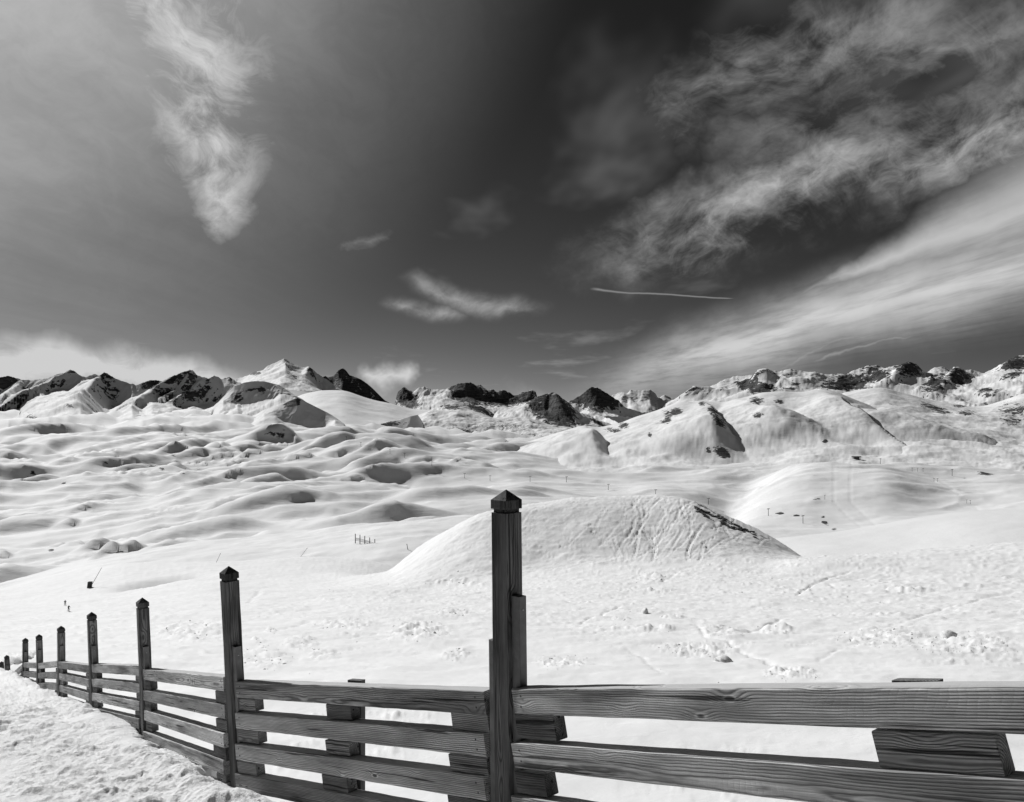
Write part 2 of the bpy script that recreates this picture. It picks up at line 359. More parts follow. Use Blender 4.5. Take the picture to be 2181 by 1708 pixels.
def strip(name, x0, x1, dx, lines, counts, mat, round_=False, disp=None, tents=(), rocks=(), rock_slope=None, smooth=False, rock_noise=None, seed=0, taper=0, fade=5.0, bl=31, sblur=27, jag=0.0):
    """A terrain sheet lofted through lines of known distance (near to far); each line = (depth, picture rows)."""
    counts = [max(5, int(c * .8)) for c in counts]
    px = np.arange(x0, x1 + dx * 1.25, dx * 1.25) if np.isscalar(dx) else np.asarray(dx, float)
    Dk = np.array([val_at(l[0], px, True) for l in lines]); Rk = []
    for i, l in enumerate(lines):
        if isinstance(l[1], str): Rk.append(valley_row(px, Dk[i]) + float(l[1]))       # set below the valley floor
        else: Rk.append(val_at(l[1], px, smooth))
    Rk = np.array(Rk)
    Zk = (HZ - Rk) / F * Dk
    det = np.zeros_like(Zk)
    for i in range(len(lines)):
        if smooth: Zk[i] = blur(Zk[i], sblur); continue
        if jag and i == len(lines) - 2:                       # broken skyline
            Zk[i] += (fbm(px / 9, px * 0 + seed, 4, .6, 200 + seed) * 3.0 + ridged(px / 5, px * 0 + 3, 3, .6, 210 + seed) * 1.0) * jag * Dk[i] / F
        zs = blur(Zk[i], bl); det[i] = Zk[i] - zs; Zk[i] = zs
    ts = [np.linspace(i, i + 1, counts[i], endpoint=False) for i in range(len(lines) - 1)] + [np.array([len(lines) - 1.0])]
    t = np.concatenate(ts); n = len(lines)
    Dd = np.zeros((len(t), len(px))); Zz = np.zeros_like(Dd)
    k = np.clip(np.floor(t).astype(int), 0, n - 2); fr = (t - k)[:, None]
    Dd = np.exp(np.log(Dk[k]) * (1 - fr) + np.log(Dk[k + 1]) * fr)
    if round_:
        h = np.diff(Dk, axis=0); dl = np.diff(Zk, axis=0) / h; m = np.zeros_like(Zk); m[0] = dl[0]; m[-1] = dl[-1]
        for i in range(1, n - 1):
            a, b = 2 * h[i] + h[i - 1], h[i] + 2 * h[i - 1]
            ok = dl[i - 1] * dl[i] > 0
            m[i] = np.where(ok, (a + b) / (a / np.where(ok, dl[i - 1], 1) + b / np.where(ok, dl[i], 1)), 0)
        m = np.array([blur(q, 41) for q in m])
        hh = h[k]; u = (Dd - Dk[k]) / hh
        Zz = (1 + 2 * u) * (1 - u) ** 2 * Zk[k] + u * (1 - u) ** 2 * hh * m[k] + u * u * (3 - 2 * u) * Zk[k + 1] + u * u * (u - 1) * hh * m[k + 1]
    else:
        u = (Dd - Dk[k]) / (Dk[k + 1] - Dk[k]); Zz = Zk[k] * (1 - u) + Zk[k + 1] * u
    for i in range(n):
        if np.abs(det[i]).max() > 0: Zz = Zz + det[i][None, :] * np.exp(-np.abs(t - i) * fade)[:, None]
    if taper:
        ed = np.minimum(px - px[0], px[-1] - px)
        Zz = Zz - (1 - sstep(ed, 0, taper))[None, :] * Dd * 50 / F
    X = (px[None, :] - CX) / F * Dd; Y = Dd
    row0 = HZ - Zz / Dd * F
    PX = np.broadcast_to(px[None, :], X.shape)
    Zb = Zz
    for tt in tents:                       # (points, slope of the left flank, slope of the right flank, rounding)
        P3 = []
        for p in tt[0]:
            if p[2] > 400: P3.append(at(*p)); continue
            j = int(np.clip(np.abs(px - p[0]).argmin(), 0, len(px) - 1)); rowh = HZ - (Zz[:, j] + p[2]) / Dd[:, j] * F
            nb = int(sum(counts[:-1])); k_ = int(np.abs(rowh[:nb + 1] - p[1]).argmin()); P3.append(at(p[0], rowh[k_], Dd[k_, j]))
        sp, sm_, rd = tt[1], tt[2], tt[3]
        wv = fbm(X / rd / 16, Y / rd / 16, 3, .45, 40 + seed) * rd * 1.3
        best = np.full_like(Zz, -1e9)
        for a, b in zip(P3, P3[1:]):
            tq, dd, sd = seg_dist(X + wv, Y, a, b)
            sl_ = np.where(sd > 0, sm_, sp)
            zt = a.z + (b.z - a.z) * tq - sl_ * (np.sqrt(dd * dd + rd * rd) - rd)
            best = np.maximum(best, zt)
        kk = rd * 0.5                      # smooth maximum
        hmix = np.clip(0.5 + 0.5 * (best - Zz) / kk, 0, 1)
        Zz = Zz * (1 - hmix) + best * hmix + kk * hmix * (1 - hmix) * 0.5
    if tents: Zz = Zb + (Zz - Zb) * sstep(t, .55, 1.1)[:, None]
    if disp is not None: Zz = Zz + disp(X, Y, Zz, t[:, None], PX, row0)
    # slope
    gy = np.gradient(Zz, axis=0) / np.maximum(np.gradient(Y, axis=0), 1e-6)
    Xc = np.gradient(X, axis=1); gx = np.gradient(Zz, axis=1) / np.maximum(Xc, 1e-6)
    slope = np.hypot(gx, gy)
    row = HZ - Zz / Dd * F
    rock = np.zeros_like(Zz)
    if rock_slope: rock = np.maximum(rock, sstep(slope, rock_slope[0], rock_slope[1]) * rock_slope[2])
    for (ex, ey, rx, ry, rot, s) in rocks:
        c, sn_ = math.cos(math.radians(rot)), math.sin(math.radians(rot))
        qx = (PX - ex) * c + (row - ey) * sn_; qy = -(PX - ex) * sn_ + (row - ey) * c
        rock = np.maximum(rock, s * np.clip(1.25 - np.hypot(qx / rx, qy / ry), 0, 1) ** 0.5)
    if rock_noise: rock = rock + rock_noise(X, Y, slope)
    P = np.stack([X, Y, Zz], -1)
    me = grid_mesh(name, P, rock)
    o = obj(name, me, mat); o['kind'] = 'structure'
    PROJ.append((name, PX.ravel().astype(np.float32), row.ravel().astype(np.float32), P.reshape(-1, 3)))
    return o
def ground(px, row, tol=2.5, only=None):
    best = None
    for nm, a, b, P in PROJ:
        if only and nm not in only: continue
        m = np.abs(a - px) + np.abs(b - row) < tol
        if m.any():
            Q = P[m]; k = Q[:, 1].argmin()
            if best is None or Q[k, 1] < best[1]: best = Q[k]
    if best is None and tol < 30: return ground(px, row, tol * 1.7, only)
    return Vector([float(v) for v in best])

# ------------------------------------------------------------------ far mountains
val_lines = [
    (330, [(-900, 1330), (0, 1300), (400, 1250), (800, 1215), (1100, 1230), (1500, 1245), (1800, 1220), (2181, 1190), (3100, 1170)]),
    (560, [(-900, 1260), (0, 1222), (400, 1165), (800, 1128), (1100, 1115), (1500, 1148), (1800, 1160), (2181, 1140), (3100, 1110)]),
    (900, [(-900, 1160), (0, 1125), (400, 1090), (800, 1064), (1100, 1052), (1500, 1092), (1800, 1100), (2181, 1075), (3100, 1050)]),
    (1400, [(-900, 1070), (0, 1043), (400, 1022), (800, 1006), (1100, 1010), (1400, 1028), (1800, 1022), (2181, 1010), (3100, 990)]),
    (2000, [(-900, 1005), (0, 985), (400, 962), (800, 952), (1100, 966), (1400, 988), (1800, 980), (2181, 965), (3100, 950)]),
    (2800, [(-900, 950), (0, 925), (400, 912), (800, 925), (1100, 944), (1400, 955), (1800, 945), (2181, 930), (3100, 910)]),
    (4200, [(-900, 900), (0, 880), (400, 880), (800, 915), (1100, 925), (1400, 925), (1800, 925), (2181, 900), (3100, 890)])]
def mdisp(amp, wl, seed, crest_t, keep=0.25, gully=0.6, ax=1.0, ay=2.2, rg=0.5):
    def f(X, Y, Z, t, PX, row):
        env = keep + (1 - keep) * np.clip(np.abs(t - crest_t) / 0.6, 0, 1)
        wx = fbm(X / wl / 2, Y / wl / 2, 3, .5, seed + 50) * wl * .5
        a = ridged((X + wx) / wl * ax, (Y + wx) / (wl * ay), 7, rg, seed)
        b = fbm(X / wl * 1.4, Y / wl * 1.4, 6, 0.5, seed + 9)
        return amp * env * (gully * a + (1 - gully) * 1.4 * b) - amp * gully * 0.3 * env
    return f
def drop(pts, d): return [(x, y + d) for x, y in pts]

# far snow peak and its neighbours
m10 = [(1100, 900)] + C(2, [(1600, 390), (1650, 310), (1700, 295), (1740, 298), (1760, 280), (1800, 283), (1840, 282), (1880, 275), (1910, 300), (1930, 330), (1965, 310), (2000, 325), (2040, 330), (2180, 360)]) + [(1700, 890)]
strip('mountain_far_snow', 1240, 1560, 1.5, [(8800, '30'), (10300, drop(m10, 22)), (10600, m10), (11600, drop(m10, 70))], [40, 50, 8], 'alpine', taper=30,
      disp=mdisp(80, 420, 3, 2, rg=.58), rocks=[], rock_slope=(1.0, 1.7, .62), jag=.8)
m4 = C(1, [(1900, 395), (1950, 300), (1970, 290), (1985, 300), (2020, 290), (2050, 255), (2075, 240), (2095, 255), (2120, 285), (2160, 300)]) + C(2, [(60, 190), (90, 200), (130, 215), (165, 240), (200, 270), (235, 305), (270, 340), (300, 357), (360, 400)])
strip('mountain_dark_pyramid', 655, 860, 1.2, [(8200, [(650, 915), (860, 915)]), (8800, drop(m4, 40)), (9000, m4), (9400, drop(m4, 60))], [30, 60, 8], 'alpine',
      disp=mdisp(48, 260, 5, 2, keep=.12, rg=.6), rocks=[(735, 818, 60, 40, 20, .75)], rock_slope=(.5, 1.3, .75))
m3 = C(1, [(1360, 400), (1430, 310), (1500, 290), (1540, 265), (1590, 260), (1620, 230), (1680, 205), (1720, 185), (1750, 200), (1785, 222), (1835, 240), (1870, 232), (1900, 255), (1920, 275), (1990, 320), (2050, 365), (2120, 400)])
m3b = C(1, [(1360, 420), (1500, 300), (1590, 268), (1650, 252), (1700, 235), (1730, 215), (1760, 262), (1850, 280), (1900, 330), (1960, 385), (2120, 430)])
strip('mountain_snow_peak', 470, 760, 1.2, [(5900, C(1, [(1360, 440), (1700, 360), (1960, 400), (2120, 440)])), (7150, m3b), (7300, m3), (8000, drop(m3, 50))], [60, 40, 8], 'alpine', taper=30,
      disp=mdisp(40, 300, 7, 2, keep=.15, rg=.56), tents=[([C(1, [(1875, 234)])[0] + (7290,), C(1, [(1830, 300)])[0] + (6900,), C(1, [(1740, 335)])[0] + (6450,)], .55, 1.5, 12)],
      rocks=[C(1, [(1550, 275)])[0] + (14, 6, 0, .7), C(1, [(1880, 250)])[0] + (8, 8, 40, .7), C(1, [(1780, 300)])[0] + (14, 8, 30, .55)], rock_slope=(1.0, 1.8, .6), jag=.5)
m6 = C(2, [(270, 420), (315, 360), (320, 315), (350, 285), (390, 263), (415, 280), (440, 292), (480, 268), (510, 262), (550, 275), (600, 278), (640, 275), (680, 255), (730, 240), (790, 235), (830, 255), (850, 250), (870, 265), (900, 285), (915, 276), (930, 278), (945, 290), (960, 290), (980, 278), (1000, 280), (1015, 292), (1030, 295), (1050, 315), (1080, 310), (1105, 295), (1130, 290), (1165, 282), (1185, 290), (1205, 325), (1240, 360)])
m6b = C(2, [(270, 430), (330, 362), (420, 350), (480, 330), (560, 310), (640, 300), (700, 320), (800, 330), (880, 350), (950, 360), (1050, 368), (1150, 355), (1240, 380)])
strip('mountain_centre_crags', 830, 1160, 1.2, [(6200, C(2, [(270, 470), (1240, 430)])), (7050, m6b), (7200, m6), (7900, drop(m6, 50))], [40, 50, 8], 'alpine', taper=20,
      disp=mdisp(46, 200, 9, 2, keep=.25, ay=3.0, rg=.6), rocks=[C(2, [(395, 320)])[0] + (32, 19, 35, 1.0), C(2, [(780, 295)])[0] + (42, 25, 20, 1.0), C(2, [(980, 322)])[0] + (72, 19, 0, .85), C(2, [(1130, 320)])[0] + (30, 14, 0, .7)], rock_slope=(1.1, 1.9, .55), jag=1.0)
m9 = C(2, [(1300, 400), (1370, 350), (1410, 340), (1460, 310), (1490, 285), (1520, 262), (1560, 265), (1600, 290), (1640, 315), (1690, 345), (1720, 380), (1830, 415)])
strip('mountain_rock_tooth', 1160, 1400, 1.2, [(6300, C(2, [(1300, 440), (1830, 440)])), (6620, drop(m9, 36)), (6760, m9), (7200, drop(m9, 50))], [30, 56, 8], 'alpine', taper=20,
      disp=mdisp(36, 170, 12, 2, keep=.2, ay=3.0, rg=.6), rocks=[C(2, [(1550, 330)])[0] + (56, 27, 8, .9)], rock_slope=(1.3, 2.0, .5), jag=.7)
# right backdrop range
m11 = C(2, [(1960, 380), (2040, 330), (2090, 300), (2140, 262), (2181, 275)]) + C(3, [(235, 268), (280, 262), (340, 230), (370, 215), (460, 200), (540, 185), (590, 160), (630, 150), (680, 160), (700, 165), (730, 155), (770, 147), (820, 160), (880, 175), (950, 182), (1050, 185), (1110, 185), (1150, 165), (1190, 155), (1230, 140), (1290, 135), (1340, 150), (1400, 138), (1440, 125), (1480, 108), (1530, 118), (1570, 160), (1590, 170), (1640, 145), (1690, 140), (1740, 160), (1780, 142), (1820, 160), (1860, 160), (1940, 180), (1990, 160), (2050, 130), (2080, 105), (2130, 80), (2181, 70)]) + [(2230, 745), (2330, 790), (2450, 765), (2700, 820), (2900, 880)]
m11b = C(2, [(1960, 400), (2100, 340), (2181, 310)]) + C(3, [(300, 290), (450, 255), (560, 250), (700, 215), (900, 215), (1050, 225), (1150, 245), (1250, 230), (1350, 195), (1480, 195), (1560, 200), (1640, 215), (1720, 230), (1800, 225), (1900, 215), (2000, 190), (2100, 165), (2181, 150)]) + [(2450, 830), (2900, 900)]
cr = lambda x, y, rx, ry, rot, s: C(3, [(x, y)])[0] + (rx * 1.1, ry * 1.1, rot, s * 1.1)
strip('mountain_range_right', 1380, 2900, 1.6, [(3500, '10'), (4950, m11b), (5120, m11), (5900, drop(m11, 60))], [70, 50, 8], 'alpine', taper=40,
      disp=mdisp(80, 420, 14, 2, keep=.3, gully=.7, ay=1.3, rg=.5), tents=[([C(3, [(1480, 108)])[0] + (5110,), C(3, [(1400, 190)])[0] + (4800,), C(3, [(1150, 262)])[0] + (4300,)], .9, 1.0, 20),
      ([C(3, [(1780, 142)])[0] + (5100,), C(3, [(1700, 220)])[0] + (4700,), C(3, [(1590, 290)])[0] + (4300,)], .9, 1.1, 20), ([C(3, [(630, 150)])[0] + (5100,), C(3, [(560, 240)])[0] + (4700,), C(3, [(480, 300)])[0] + (4300,)], .6, .9, 30)],
      rocks=[cr(180, 272, 40, 5, -18, .6), cr(560, 262, 42, 15, 12, .68), cr(1100, 230, 50, 17, -8, .7), cr(1280, 185, 32, 18, 0, .66), cr(1480, 150, 34, 18, 20, .7), cr(1640, 235, 30, 20, -20, .66), cr(1790, 200, 25, 20, 30, .7), cr(2130, 115, 30, 14, 0, .74), cr(2110, 190, 30, 8, -15, .6), cr(1960, 282, 30, 6, 0, .62), cr(800, 240, 14, 5, 0, .52), cr(760, 270, 22, 4, 0, .5), cr(1150, 265, 46, 6, 0, .6)], rock_slope=(.6, 1.15, .6), jag=.8, bl=15, fade=3.0)
# pyramid rock with its snow tail
m8 = C(2, [(880, 440), (930, 410), (1000, 400), (1100, 375), (1150, 345), (1200, 320), (1240, 305), (1290, 293), (1320, 305), (1350, 330), (1390, 360), (1420, 390), (1450, 415), (1500, 430), (1560, 460), (1620, 480), (1660, 495), (1740, 540)])
m8b = C(2, [(880, 470), (1000, 430), (1100, 405), (1240, 400), (1320, 400), (1420, 440), (1500, 470), (1660, 530), (1740, 560)])
strip('mountain_rock_pyramid', 1030, 1340, 1.2, [(4100, '8'), (4570, m8b), (4680, m8), (5100, drop(m8, 60))], [50, 50, 8], 'alpine', taper=30,
      disp=mdisp(24, 120, 16, 2, keep=.2, ay=3.5, rg=.6), tents=[([C(2, [(1300, 296)])[0] + (4670,), C(2, [(1390, 420)])[0] + (4400,), C(2, [(1440, 500)])[0] + (4250,)], 1.0, 1.0, 8)],
      rocks=[C(2, [(1290, 395)])[0] + (60, 33, 28, .95), C(2, [(1560, 475)])[0] + (30, 7, 28, .62)], rock_slope=(1.4, 2.1, .45), jag=.8)
m13k = C(2, [(560, 410), (600, 380), (640, 360), (680, 345), (730, 350), (800, 365), (850, 375), (900, 400), (940, 430), (1000, 450)])
strip('mountain_centre_knob', 1000 - 90, 1100, 1.4, [(4700, C(2, [(560, 440), (1000, 460)])), (5000, drop(m13k, 12)), (5080, m13k), (5400, drop(m13k, 50))], [30, 40, 6], 'alpine', taper=24,
      disp=mdisp(14, 120, 18, 2), rocks=[C(2, [(670, 375)])[0] + (30, 9, 0, .7), C(2, [(850, 395)])[0] + (36, 9, 22, .68)], rock_slope=(1.5, 2.1, .5))
# white hump in the middle
m5 = C(1, [(1600, 520), (1700, 470), (1810, 410), (1880, 390), (1960, 378), (2050, 378), (2120, 385)]) + C(2, [(110, 312), (160, 325), (200, 340), (260, 350), (310, 360), (380, 380), (440, 395), (560, 400), (700, 430), (900, 450)])
strip('mountain_white_hump', 560, 1080, 1.8, [(3400, '14'), (4500, drop(m5, 26)), (5300, m5), (6000, drop(m5, 60))], [50, 50, 8], 'alpine', taper=60, smooth=True, round_=True,
      disp=mdisp(9, 300, 20, 2, keep=.3, gully=.25, ay=1.0), rock_slope=(1.2, 1.8, .55))
# left range
crest_l = C(1, [(0, 300), (45, 290), (100, 305), (130, 318), (210, 318), (290, 305), (340, 285), (395, 270), (425, 253), (455, 265), (480, 285), (520, 300), (570, 283), (600, 290), (632, 268), (660, 285), (700, 305), (760, 330), (820, 347), (850, 340), (900, 320), (940, 318), (985, 325), (1030, 300), (1090, 275), (1150, 253), (1170, 262), (1200, 290), (1230, 300), (1260, 305), (1300, 290), (1340, 310), (1390, 300), (1430, 325), (1500, 350), (1600, 420), (1680, 480)])
crest_l = [(-700, 860), (-450, 800), (-330, 815), (-200, 785), (-90, 812)] + crest_l
brk_l = [(-700, 900), (-300, 880), (-120, 890)] + C(1, [(0, 530), (60, 515), (110, 490), (125, 455), (220, 400), (300, 385), (380, 378), (470, 385), (490, 380), (560, 455), (600, 465), (660, 490), (720, 465), (800, 425), (860, 465), (920, 440), (975, 450), (1030, 455), (1090, 480), (1110, 488), (1160, 475), (1230, 475), (1290, 460), (1330, 440), (1350, 420), (1400, 385), (1440, 370), (1600, 470), (1680, 520)])
T1 = lambda *p: [C(1, [(a, b)])[0] + (d,) for a, b, d in p]
r1 = lambda x, y, rx, ry, rot, s: C(1, [(x, y)])[0] + (rx, ry, rot, s)
strip('mountain_range_left', -700, 590, 1.6, [(3000, '14'), (3900, drop(brk_l, 26)), (4520, brk_l), (4630, crest_l), (5400, drop(crest_l, 50))], [40, 40, 70, 8], 'alpine', taper=40,
      disp=mdisp(34, 210, 22, 3, keep=.22, gully=.7, rg=.58), tents=[
          (T1((425, 257, 2), (330, 300, 45), (200, 360, 60), (60, 420, 60), (-60, 450, 45)), .6, 1.35, 10),
          (T1((605, 290, 2), (520, 370, 55), (420, 430, 75), (330, 490, 60), (230, 560, 12)), .5, 1.4, 10),
          (T1((1030, 302, 2), (930, 370, 50), (850, 425, 50), (790, 450, 10)), .6, 1.3, 10),
          (T1((1150, 257, 2), (1080, 370, 45), (1030, 450, 10)), .6, 1.3, 8),
          (T1((1230, 302, 2), (1160, 370, 45), (1110, 450, 10)), .6, 1.3, 8),
          (T1((130, 320, 2), (40, 390, 40), (-40, 440, 30)), .7, 1.3, 8)],
      rocks=[r1(60, 310, 26, 7, 12, .6), r1(430, 265, 12, 6, 0, .66), r1(640, 300, 26, 14, 20, .56), r1(920, 340, 24, 12, -10, .72), r1(1050, 310, 32, 10, -25, .7), r1(1000, 400, 40, 16, 30, .56), r1(1170, 410, 30, 14, 0, .62), r1(1250, 370, 16, 26, 10, .6), r1(1390, 310, 8, 6, 0, .6), r1(420, 470, 14, 10, 0, .55), r1(190, 545, 16, 8, -20, .55), r1(690, 370, 26, 12, 0, .5), r1(1150, 275, 14, 6, 30, .6)], rock_slope=(1.05, 1.9, .54), jag=1.0, bl=15, fade=2.2)
# two hills in front of the left range
h1 = C(1, [(1200, 560), (1280, 490), (1350, 420), (1380, 390), (1420, 350), (1480, 330), (1540, 322), (1600, 322), (1650, 335), (1690, 345), (1740, 375), (1790, 410), (1830, 430), (1900, 480)])
h1b = C(1, [(1200, 575), (1280, 510), (1350, 450), (1390, 462), (1440, 468), (1550, 455), (1650, 430), (1700, 405), (1790, 425), (1900, 500)])
strip('hill_left_rocky', 420, 690, 1.2, [(3250, '14'), (3780, h1b), (3880, h1), (4300, drop(h1, 50))], [30, 60, 8], 'alpine', taper=40,
      disp=mdisp(20, 110, 25, 2, keep=.15, rg=.58), rocks=[r1(1440, 430, 18, 12, -20, .62), r1(1560, 380, 36, 10, 0, .52), r1(1680, 365, 30, 8, 20, .58)], rock_slope=(1.5, 2.3, .55))
h2 = C(1, [(1400, 620), (1480, 565), (1600, 495), (1680, 470), (1740, 448), (1800, 422), (1850, 445), (1930, 485), (1990, 515), (2030, 540), (2100, 590), (2190, 640)])
h2b = C(1, [(1400, 640), (1480, 585), (1600, 525), (1670, 530), (1720, 570), (1800, 590), (1900, 606), (1950, 612), (1985, 595), (2030, 560), (2100, 600)])
strip('hill_left_shadowed', 490, 770, 1.2, [(2800, '12'), (3130, h2b), (3240, h2), (3700, drop(h2, 60))], [30, 60, 8], 'alpine', taper=40,
      disp=mdisp(10, 110, 27, 2, keep=.15, rg=.55), rocks=[r1(1770, 455, 22, 9, -20, .68), r1(1700, 500, 10, 6, 0, .5)], rock_slope=(2.1, 2.8, .5))
# broken rocky hump in the centre
m7 = C(2, [(250, 600), (330, 572), (370, 520), (430, 460), (480, 430), (560, 400), (640, 405), (720, 400), (780, 415), (850, 440), (930, 445), (1000, 440), (1080, 445), (1150, 455), (1230, 475), (1300, 495), (1400, 505), (1480, 560)])
m7b = C(2, [(250, 620), (340, 572), (500, 585), (680, 580), (760, 603), (830, 612), (930, 592), (1000, 565), (1200, 545), (1400, 540), (1480, 580)])
r2 = lambda x, y, rx, ry, rot, s: C(2, [(x, y)])[0] + (rx, ry, rot, s)
strip('hill_centre_rocky', 800, 1290, 1.3, [(3300, '12'), (3550, m7b), (3900, drop([(a, (b * .55 + 893 * .45)) for a, b in m7], 12)), (4150, m7), (4500, drop(m7, 40))], [14, 70, 40, 8], 'alpine_mid', taper=60, round_=True,
      disp=mdisp(22, 150, 29, 3, keep=.3, gully=.4, ay=1.0, rg=.58), rocks=[r2(780, 545, 60, 18, 15, .5), r2(870, 590, 44, 12, 0, .58), r2(560, 570, 46, 9, 0, .52), r2(1000, 500, 70, 14, 5, .42), r2(1150, 555, 40, 6, 0, .5)], rock_slope=(.9, 1.5, .6))
m7c = C(2, [(180, 600), (225, 530), (245, 485), (300, 470), (360, 460), (420, 438), (470, 428), (500, 470), (540, 560)])
strip('hill_centre_dark_bump', 785, 925, 1.2, [(3250, '12'), (3480, drop(m7c, 36)), (3560, m7c), (3800, drop(m7c, 40))], [20, 50, 6], 'alpine_mid', taper=24,
      disp=mdisp(9, 90, 31, 2), rocks=[r2(310, 490, 30, 9, -10, .62), r2(250, 535, 10, 5, 0, .6)], rock_slope=(1.8, 2.4, .5))
# big right-hand hill with spurs
m12 = C(2, [(1000, 640), (1200, 600), (1330, 560), (1450, 505), (1500, 492), (1560, 510), (1640, 490), (1700, 480), (1760, 450), (1900, 410), (2000, 372), (2060, 352)]) + C(3, [(190, 352), (250, 345), (330, 355), (400, 350), (450, 330), (520, 320), (580, 295), (640, 290), (700, 285), (750, 290), (790, 290), (830, 290), (930, 280), (1000, 285), (1060, 300), (1130, 330), (1200, 355), (1290, 390), (1380, 430), (1440, 452), (1560, 520), (1700, 600), (1900, 680), (2181, 720)])
T2 = lambda *p: [C(2, [(a, b)])[0] + (d,) for a, b, d in p]
T3 = lambda *p: [C(3, [(a, b)])[0] + (d,) for a, b, d in p]
strip('hill_right_spurs', 1050, 2240, 1.6, [(1450, '14'), (2050, C(2, [(1000, 690), (1500, 690)]) + C(3, [(0, 620), (400, 620), (1000, 560), (1400, 560), (1700, 680), (1900, 730), (2181, 760)])), (2720, m12), (3100, drop(m12, 45))], [60, 130, 8], 'alpine_mid', taper=200, smooth=True, round_=True,
      disp=mdisp(18, 210, 33, 2, keep=.15, gully=.4, ay=1.2, rg=.52), tents=[
          (T3((250, 347, 3), (300, 440, 84), (335, 530, 84), (375, 590, 54), (425, 640, 12)), .3, 1.15, 14),
          (T2((1490, 494, 3), (1545, 555, 58), (1590, 610, 60), (1650, 665, 14)), .3, 1.15, 14),
          (T3((930, 284, 3), (1080, 326, 40), (1250, 385, 42), (1430, 456, 10)), .3, .72, 40),
          (T3((450, 332, 3), (540, 345, 50), (640, 380, 56), (720, 402, 12)), .4, 1.15, 12)],
      rocks=[cr(70, 410, 14, 9, 0, .68), cr(20, 460, 8, 7, 0, .66), cr(300, 410, 15, 8, 30, .6), cr(340, 470, 18, 10, 40, .58), cr(350, 655, 20, 10, 25, .75), cr(270, 645, 6, 6, 0, .66), cr(560, 340, 16, 9, 0, .58), cr(570, 430, 14, 7, 0, .58), cr(700, 350, 12, 5, 10, .6), cr(230, 362, 8, 5, 0, .62), cr(975, 588, 6, 4, 0, .7), r2(1720, 495, 14, 9, 0, .6), r2(1990, 420, 15, 10, 0, .66), r2(1960, 470, 8, 5, 0, .66), r2(1875, 550, 6, 9, 0, .62), r2(1650, 520, 30, 6, 10, .52)], rock_slope=(.85, 1.5, .5))
m13 = C(3, [(900, 420), (1000, 330), (1080, 300), (1150, 290), (1220, 277), (1300, 266), (1340, 266), (1400, 285), (1500, 310), (1600, 340), (1700, 360), (1800, 370), (1900, 380), (2000, 360), (2100, 330), (2181, 300)]) + [(2350, 830), (2600, 860), (2800, 900)]
strip('hill_right_rolling', 1720, 2800, 1.8, [(1450, '14'), (2300, C(3, [(900, 560), (1400, 500), (2181, 540)]) + [(2800, 960)]), (3300, m13), (3900, drop(m13, 45))], [80, 100, 8], 'alpine_mid', taper=80, smooth=True, round_=True,
      disp=mdisp(24, 260, 36, 2, keep=.2, gully=.5, ay=1.0, rg=.52), rocks=[cr(1640, 390, 34, 8, 20, .6), cr(1790, 372, 16, 5, 0, .58), cr(1830, 415, 20, 7, 0, .52), cr(2090, 410, 30, 20, 0, .5), cr(2110, 470, 26, 10, 0, .52), cr(1900, 440, 18, 5, 0, .45), cr(2160, 400, 20, 20, 0, .5)], rock_slope=(.95, 1.6, .55))

# ------------------------------------------------------------------ the wide snowy valley
BUMPS = [C(4, [(a, b)])[0] + (rx / 2.844, ry / 2.844) for a, b, rx, ry in [
    (1470, 110, 95, 40), (1050, 160, 60, 34), (1200, 160, 50, 24), (650, 195, 90, 40), (870, 222, 80, 36), (970, 225, 70, 40), (1130, 245, 90, 30), (210, 310, 130, 46), (60, 370, 120, 30), (390, 325, 30, 24),
    (1640, 310, 150, 70), (1790, 255, 190, 60), (1700, 490, 190, 70), (1330, 600, 260, 70), (700, 490, 180, 24), (220, 605, 160, 46), (420, 595, 50, 44), (380, 705, 50, 44), (490, 705, 55, 50), (620, 710, 75, 50), (770, 730, 90, 54), (660, 750, 50, 36),
    (150, 870, 200, 50), (30, 780, 50, 30), (1700, 60, 110, 56), (2040, 125, 80, 44), (560, 105, 80, 30), (1550, 150, 60, 26), (1300, 130, 40, 20), (1850, 190, 60, 22), (1950, 470, 90, 24), (1180, 470, 120, 24)]]
BUMPS += [C(5, [(a, b)])[0] + (rx / 2.844, ry / 2.844) for a, b, rx, ry in [(250, 170, 150, 44), (620, 215, 120, 40), (1080, 385, 160, 40), (420, 500, 300, 60), (990, 100, 45, 34), (1230, 115, 55, 40), (1120, 212, 36, 16), (750, 400, 200, 40), (150, 420, 200, 40)]]
LANES = [C(6, p) for p in ([(1030, 195), (1030, 420), (1100, 500), (1200, 580)], [(1140, 165), (1128, 290), (1130, 420), (1200, 490), (1280, 565)], [(1480, 230), (1640, 300), (1790, 380), (1910, 475)], [(1600, 250), (1760, 350)], [(700, 280), (480, 400), (560, 470)], [(1160, 150), (1310, 175), (1470, 218), (1660, 245)], [(110, 350), (370, 430), (700, 470)])]
